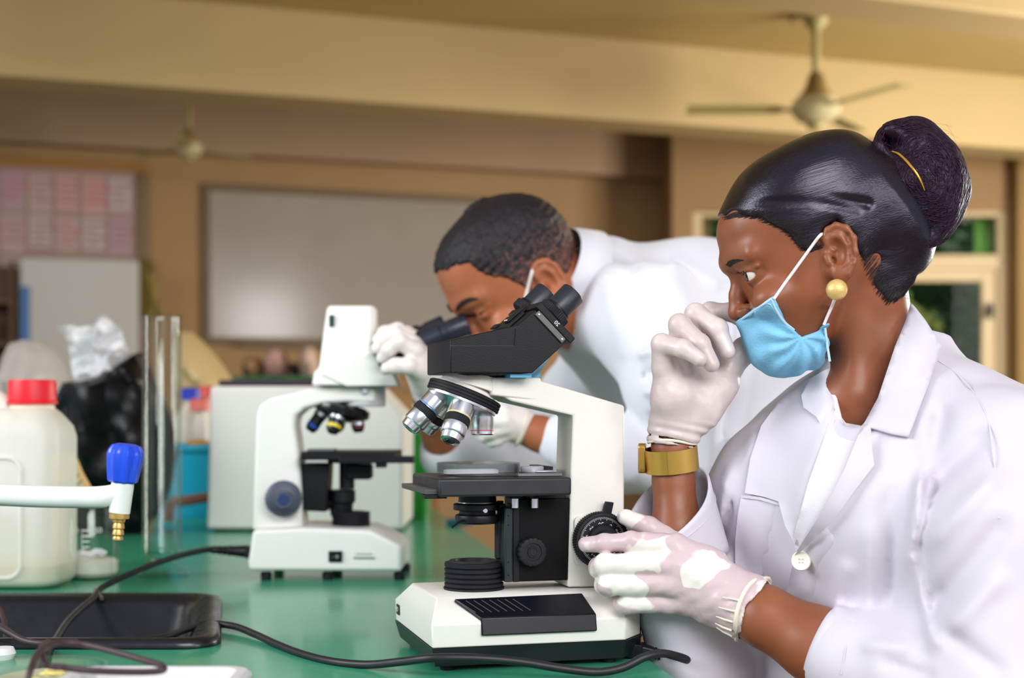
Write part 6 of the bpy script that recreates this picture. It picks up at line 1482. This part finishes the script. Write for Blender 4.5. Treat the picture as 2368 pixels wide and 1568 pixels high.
# ================================================================ man
ma = thing('person', 'man in a white lab coat bending over to look into the far microscope', 'person', (0, 0, 0))
skin_m = mat('skin_man', (164, 96, 62), .45, var=.10, vs=22, bump=.05, bs=500, sss=.12)
mf = Vector((-.761, -.277, -.588)).normalized(); ml_ = Vector((.342, -.94, 0)).normalized(); mu = mf.cross(ml_)
MS = 1.17
MO = P(1245, 659, 2.16)-ml_*.068*MS
MM = Matrix.Translation(MO) @ Matrix((mf, ml_, mu)).transposed().to_4x4() @ Matrix.Scale(MS, 4)
MI = MM.inverted(); ml3 = lambda px, py, Y: tuple(MI @ P(px, py, Y))
Um = [-104, -96, -84, -66, -50, -35, -20, 0, 15, 30, 45, 60, 75, 90, 105, 115, 122, 126]
Fm = [62, 80, 86, 86, 86, 82, 79, 79, 82.5, 88.5, 89, 87.5, 84, 77, 62, 46, 26, 0]
Bm = [42, 24, 8, -2, -14, -40, -66, -86, -94, -98, -99, -97, -92, -84, -70, -56, -42, -28]
Hm = [14, 30, 44, 54, 60, 63, 67, 70, 72, 73, 74, 74.5, 74, 69, 57, 45, 30, 10]
s = SDF((-.21, -.105, -.20), (.118, .105, .135), .0024)
fn, _ = loft_fn(Um, Fm, Bm, Hm, Cx_); s.op(fn, (-.1, -.078, -.105), (.095, .078, .127))
nk0, nk1 = (-.030, 0, -.03), ml3(1395, 720, 2.30)
s.cone(nk0, nk1, .060, .073, k=.02)
face(s, open_=0)
# heavy lids and lips
for sd in (1, -1): s.cone((.0800, sd*.025, .0055), (.0755, sd*.044, .0050), .0022, .0018, k=.002)
s.ell((.086, 0, -.050), (.010, .022, .008), k=.006); s.ell((.085, 0, -.062), (.010, .019, .008), k=.006)
for sd in (1, -1): ear(s, -.012, -.004, .070, .060, sd, rt=(1, 0.15))
mbody = s.build('body', skin_m, ma, MM)
mb_bvh = bvh_of(mbody)
# short hair
Uh2 = [-60, -40, -20, 0, 20, 40, 60, 75, 90, 105, 115, 123, 129]
h2 = SDF((-.115, -.09, -.09), (.10, .09, .135), .0022)
fn, _ = loft_fn(Um, Fm, Bm, Hm, Cx_, off=.0028); h2.op(fn, (-.105, -.082, -.09), (.095, .082, .132))
h2.cone(nk0, tuple(np.array(nk0)*.5+np.array(nk1)*.5), .0575, .0585, k=.01)
hl2 = [(.088, .086), (.079, .082), (.066, .079), (.056, .074), (.054, .056), (.046, .046), (.030, .030), (.020, .012), (.014, -.006), (.004, .014), (-.008, .030), (-.026, .026), (-.036, .004), (-.046, -.03), (-.066, -.060), (-.12, -.06), (-.16, .2), (.2, .2)]
h2.op(lambda x, y, z: poly_sd(hl2, x, z), (-.2, -.2, -.2), (.2, .2, .2), k=.003, mode='i')
h2.disp(lambda x, y, z: .0011*noise3(x, y, z, 420, 9)+.0006*noise3(x, y, z, 800, 10))
mh = mat('hair_short', (30, 22, 28), .6, var=.0, bump=.9, bs=220)
nt = mh.node_tree; N = nt.nodes; L = nt.links
tc = N.new('ShaderNodeTexCoord'); vo = N.new('ShaderNodeTexNoise'); vo.inputs['Scale'].default_value = 170; vo.inputs['Detail'].default_value = 1.5; vo.inputs['Distortion'].default_value = 1.2; L.new(tc.outputs['Object'], vo.inputs['Vector'])
sx_ = N.new('ShaderNodeSeparateXYZ'); L.new(tc.outputs['Object'], sx_.inputs[0])
# skin shows between the curls at the sides, less and less towards the crown
mr = N.new('ShaderNodeMapRange'); mr.inputs[1].default_value = .010; mr.inputs[2].default_value = .095; mr.inputs[3].default_value = .42; mr.inputs[4].default_value = .80; L.new(sx_.outputs[2], mr.inputs[0])
sb = N.new('ShaderNodeMath'); sb.operation = 'SUBTRACT'; L.new(vo.outputs[0], sb.inputs[0]); L.new(mr.outputs[0], sb.inputs[1])
mu_ = N.new('ShaderNodeMath'); mu_.operation = 'MULTIPLY_ADD'; mu_.use_clamp = True; mu_.inputs[1].default_value = 4; mu_.inputs[2].default_value = .32; L.new(sb.outputs[0], mu_.inputs[0])
cm = N.new('ShaderNodeMix'); cm.data_type = 'RGBA'; cm.inputs[6].default_value = rgb(20, 14, 22); cm.inputs[7].default_value = rgb(112, 70, 58); L.new(mu_.outputs[0], cm.inputs[0]); L.new(cm.outputs[2], N['Principled BSDF'].inputs['Base Color'])
o = h2.build('hair', mh, ma); o.matrix_local = MM.copy()
dk = mat('brow_man', (26, 16, 14), .8)
for sd in (1, -1):
    pts = []
    for yy, zz in ((.010, .029), (.018, .0325), (.030, .035), (.042, .0345), (.052, .030)):
        h = mb_bvh.ray_cast(MM @ Vector((.16, sd*yy, zz)), -mf); 
        if h[0] is not None: pts.append(h[0]+mf*.0005)
    MB().tube(pts, [.0018, .0036, .0038, .0032, .0012][:len(pts)], 8, smooth=3).build('eyebrow', dk, ma)
drape('eyelash', [(1060, 722), (1085, 728), (1112, 722), (1124, 716), (1112, 728), (1086, 734), (1064, 728)], mb_bvh, dk, ma, step=5, off=.001, thick=.0015, it=1)
MB().tube([P(1236, 612, 2.155), surf(mb_bvh, 1230, 630, .003, 2.16), surf(mb_bvh, 1222, 660, .003, 2.16), surf(mb_bvh, 1214, 692, .003, 2.16), surf(mb_bvh, 1200, 740, .004, 2.15)], .0026, 8, smooth=3).build('ear_loop', mat('loop_white', (224, 214, 206), .8), ma)
# coat
mc = SDF((-.2, 1.90, .72), (.68, 2.85, 1.50), .0062)
def cy(a, b, ra, rb, k): mc.cone(w3(*a), w3(*b), ra, rb, k=k)
cy((1395, 690, 2.34), (1600, 770, 2.42), .100, .145, .05); cy((1600, 770, 2.42), (1830, 1010, 2.52), .145, .155, .06)
cy((1430, 760, 2.34), (1640, 1000, 2.42), .10, .13, .06)
cy((1385, 715, 2.33), (1500, 735, 2.16), .075, .080, .05)
mc.chain([w3(1500, 735, 2.16), w3(1575, 900, 2.09), w3(1612, 1078, 2.07)], [.084, .066, .060], k=.035)
mc.chain([w3(1612, 1078, 2.07), w3(1440, 1058, 2.10), w3(1305, 1022, 2.15)], [.058, .052, .043], k=.015)
cy((1420, 740, 2.42), (1330, 930, 2.55), .075, .062, .05)
mc.chain([w3(1330, 930, 2.55), w3(1225, 1085, 2.50), w3(1110, 1068, 2.40), w3(1030, 1040, 2.33)], [.062, .056, .050, .043], k=.03)
cy((1800, 1000, 2.52), (1760, 1330, 2.55), .150, .165, .08); cy((1680, 1060, 2.46), (1700, 1330, 2.5), .10, .12, .08)
def foldsM(x, y, z):
    px = CX0+FPX*x/y; py = HY-(z-CZ)*FPX/y; d = .006*noise3(x, y, z*.7, 26, 41)+.003*noise3(x, y, z, 55, 42)
    def ridge(p, q, wd, amp):
        ax, ay = p; bx, by = q; L_ = math.hypot(bx-ax, by-ay); t = ((px-ax)*(bx-ax)+(py-ay)*(by-ay))/L_**2; e = ((px-ax)*(by-ay)-(py-ay)*(bx-ax))/L_
        return amp*np.exp(-(e/wd)**2)*((t > -.05) & (t < 1.05))
    for p, q, wd, amp in (((1440, 640), (1490, 800), 18, -.005), ((1400, 640), (1440, 820), 18, .003), ((1480, 820), (1560, 780), 12, .010), ((1490, 870), (1580, 840), 12, -.010), ((1495, 910), (1590, 890), 12, .010), ((1510, 960), (1600, 950), 12, -.008),
                          ((1690, 760), (1660, 1140), 12, -.012), ((1560, 600), (1660, 660), 18, .006), ((1380, 560), (1470, 620), 14, -.006), ((1350, 1020), (1460, 1110), 14, .007), ((1740, 820), (1700, 1080), 16, .008)):
        d = d-ridge(p, q, wd, amp)*(y < 2.35)
    return np.clip(d, -.02, .02)
mc.disp(foldsM)
mc.cone(w3(1210, 620, 2.22), w3(1345, 680, 2.29), .070, .064, k=.005, mode='s')
mcoat = mc.build('lab_coat', coat2_m, ma)
cbv = bvh_of(mcoat)
# collar band
cr = []
cA = P(1306, 640, 2.265); cax = (P(1395, 720, 2.30)-P(1250, 640, 2.24)).normalized(); fr_ = frame(cax, (0, 0, 1))
rings = [[tuple(cA+cax*dz+fr_ @ Vector((r*math.cos(t*math.pi/20), r*math.sin(t*math.pi/20), 0))) for t in range(40)] for dz, r in ((.03, .070), (-.012, .070), (-.026, .073), (-.012, .080), (.022, .092))]
o = ring_loft(rings).build('collar', coat2_m, ma, ang=60); md = o.modifiers.new('s', 'SOLIDIFY'); md.thickness = .003
# sleeves ends, skin, gloves
forearm('forearm', [([w3(1195, 986, 2.165), w3(1250, 1004, 2.158), w3(1330, 1030, 2.145)], [.0235, .0265, .033])], skin_m, ma, vs=.003)
forearm('forearm', [([w3(992, 905, 2.22), w3(1000, 960, 2.26), w3(1030, 1040, 2.33)], [.024, .027, .034])], skin_m, ma, vs=.003)
mg = [([W(1172, 972, 2.15), W(1190, 980, 2.16), W(1212, 990, 2.163)], [.022, .026, .0265]), ([W(1160, 950, 2.16), W(1190, 975, 2.165)], [.018, .026])]
mg_f = [([W(1165, 955, 2.14), W(1130, 945, 2.14), W(1110, 965, 2.145), W(1112, 985, 2.15)], [.0125, .011, .010, .009]), ([W(1168, 975, 2.135), W(1128, 975, 2.135), W(1108, 990, 2.145), W(1112, 1004, 2.15)], [.0125, .011, .010, .009]),
        ([W(1172, 990, 2.138), W(1136, 1000, 2.14), W(1120, 1008, 2.15), W(1126, 1016, 2.155)], [.012, .0105, .0095, .008]), ([W(1178, 1002, 2.145), W(1150, 1018, 2.148), W(1136, 1022, 2.155), W(1140, 1026, 2.16)], [.0105, .0092, .008, .007]),
        ([W(1180, 955, 2.16), W(1150, 925, 2.165), W(1120, 922, 2.17)], [.014, .0115, .0095])]
hh_ = hand('glove', mg, mg_f, glove_c, ma, vs=.0018); g_ = hh_.build('glove', glove_c, ma)
rim(P(1212, 991, 2.163), (P(1250, 1004, 2.158)-P(1172, 972, 2.165)), .0285, rimm, g_, .0024)
mg = [([W(958, 812, 2.155), W(975, 850, 2.18), W(992, 900, 2.215)], [.016, .024, .0255]), ([W(955, 800, 2.175), W(975, 845, 2.19), W(992, 900, 2.218)], [.016, .024, .025]), ([W(955, 795, 2.198), W(980, 850, 2.205), W(995, 900, 2.22)], [.015, .022, .024]), ([W(965, 850, 2.155), W(985, 880, 2.19)], [.017, .022])]
mg_f = [([W(958, 812, 2.150), W(925, 790, 2.142), W(900, 808, 2.148), W(884, 828, 2.158)], [.0135, .0122, .011, .0095]), ([W(952, 795, 2.172), W(915, 772, 2.168), W(888, 786, 2.170), W(872, 806, 2.172)], [.0135, .012, .011, .0095]),
        ([W(952, 785, 2.196), W(920, 764, 2.198), W(890, 770, 2.198), W(874, 786, 2.198)], [.013, .0118, .0108, .009]), ([W(968, 785, 2.215), W(940, 770, 2.222), W(915, 772, 2.225), W(900, 784, 2.225)], [.012, .0105, .0095, .008]),
        ([W(975, 858, 2.160), W(945, 846, 2.140), W(915, 846, 2.138), W(894, 852, 2.142)], [.0155, .013, .0118, .0092])]
hh_ = hand('glove', mg, mg_f, glove_c, ma, vs=.0018); g_ = hh_.build('glove', glove_c, ma)
rim(P(998, 925, 2.235), (P(1000, 960, 2.26)-P(992, 900, 2.22)), .0285, rimm, g_, .0024)
# trousers and shoes
tr = SDF((.10, 2.28, .05), (.72, 2.85, 1.05), .009)
tr.chain([w3(1690, 1120, 2.5), P(1600, 950, 2.46)-Vector((0, 0, .62)), P(1585, 950, 2.46)-Vector((0, 0, 1.08))], [.115, .080, .055], k=.04)
tr.chain([w3(1790, 1120, 2.62), P(1740, 950, 2.64)-Vector((0, 0, .62)), P(1740, 950, 2.66)-Vector((0, 0, 1.08))], [.115, .080, .055], k=.04)
tr.build('trousers', mat('trousers_navy', (22, 22, 34), .85, bump=.2, bs=200), ma)
for px, Y in ((1585, 2.46), (1740, 2.66)):
    c = P(px, 950, Y); mb = MB(); mb.sphere((c.x-.06, c.y-.02, .042), .05, 10, None, (2.4, .95, .8)); mb.build('shoe', mat('shoe_black', (18, 16, 16), .35) if px == 1585 else MATS['shoe_black'], ma)

mm_ = SDF((.0, -.085, -.13), (.125, .085, .0), .0024)
fnq, _ = loft_fn(Um, Fm, Bm, Hm, Cx_, off=.006); mm_.op(fnq, (-.11, -.085, -.11), (.1, .085, .02))
mm_.ell((.066, 0, -.055), (.036, .046, .036), k=.014)
mq = [(.13, -.034), (.080, -.034), (.052, -.026), (.034, -.045), (.030, -.085), (.055, -.112), (.13, -.12)]
mm_.op(lambda x, y, z: poly_sd(mq, x, z), (-.2, -.2, -.2), (.2, .2, .2), k=.003, mode='i')
mm_.disp(lambda x, y, z: .0012*np.sin(z*420)); o = mm_.build('mask', mask_m, ma); o.matrix_local = MM.copy()
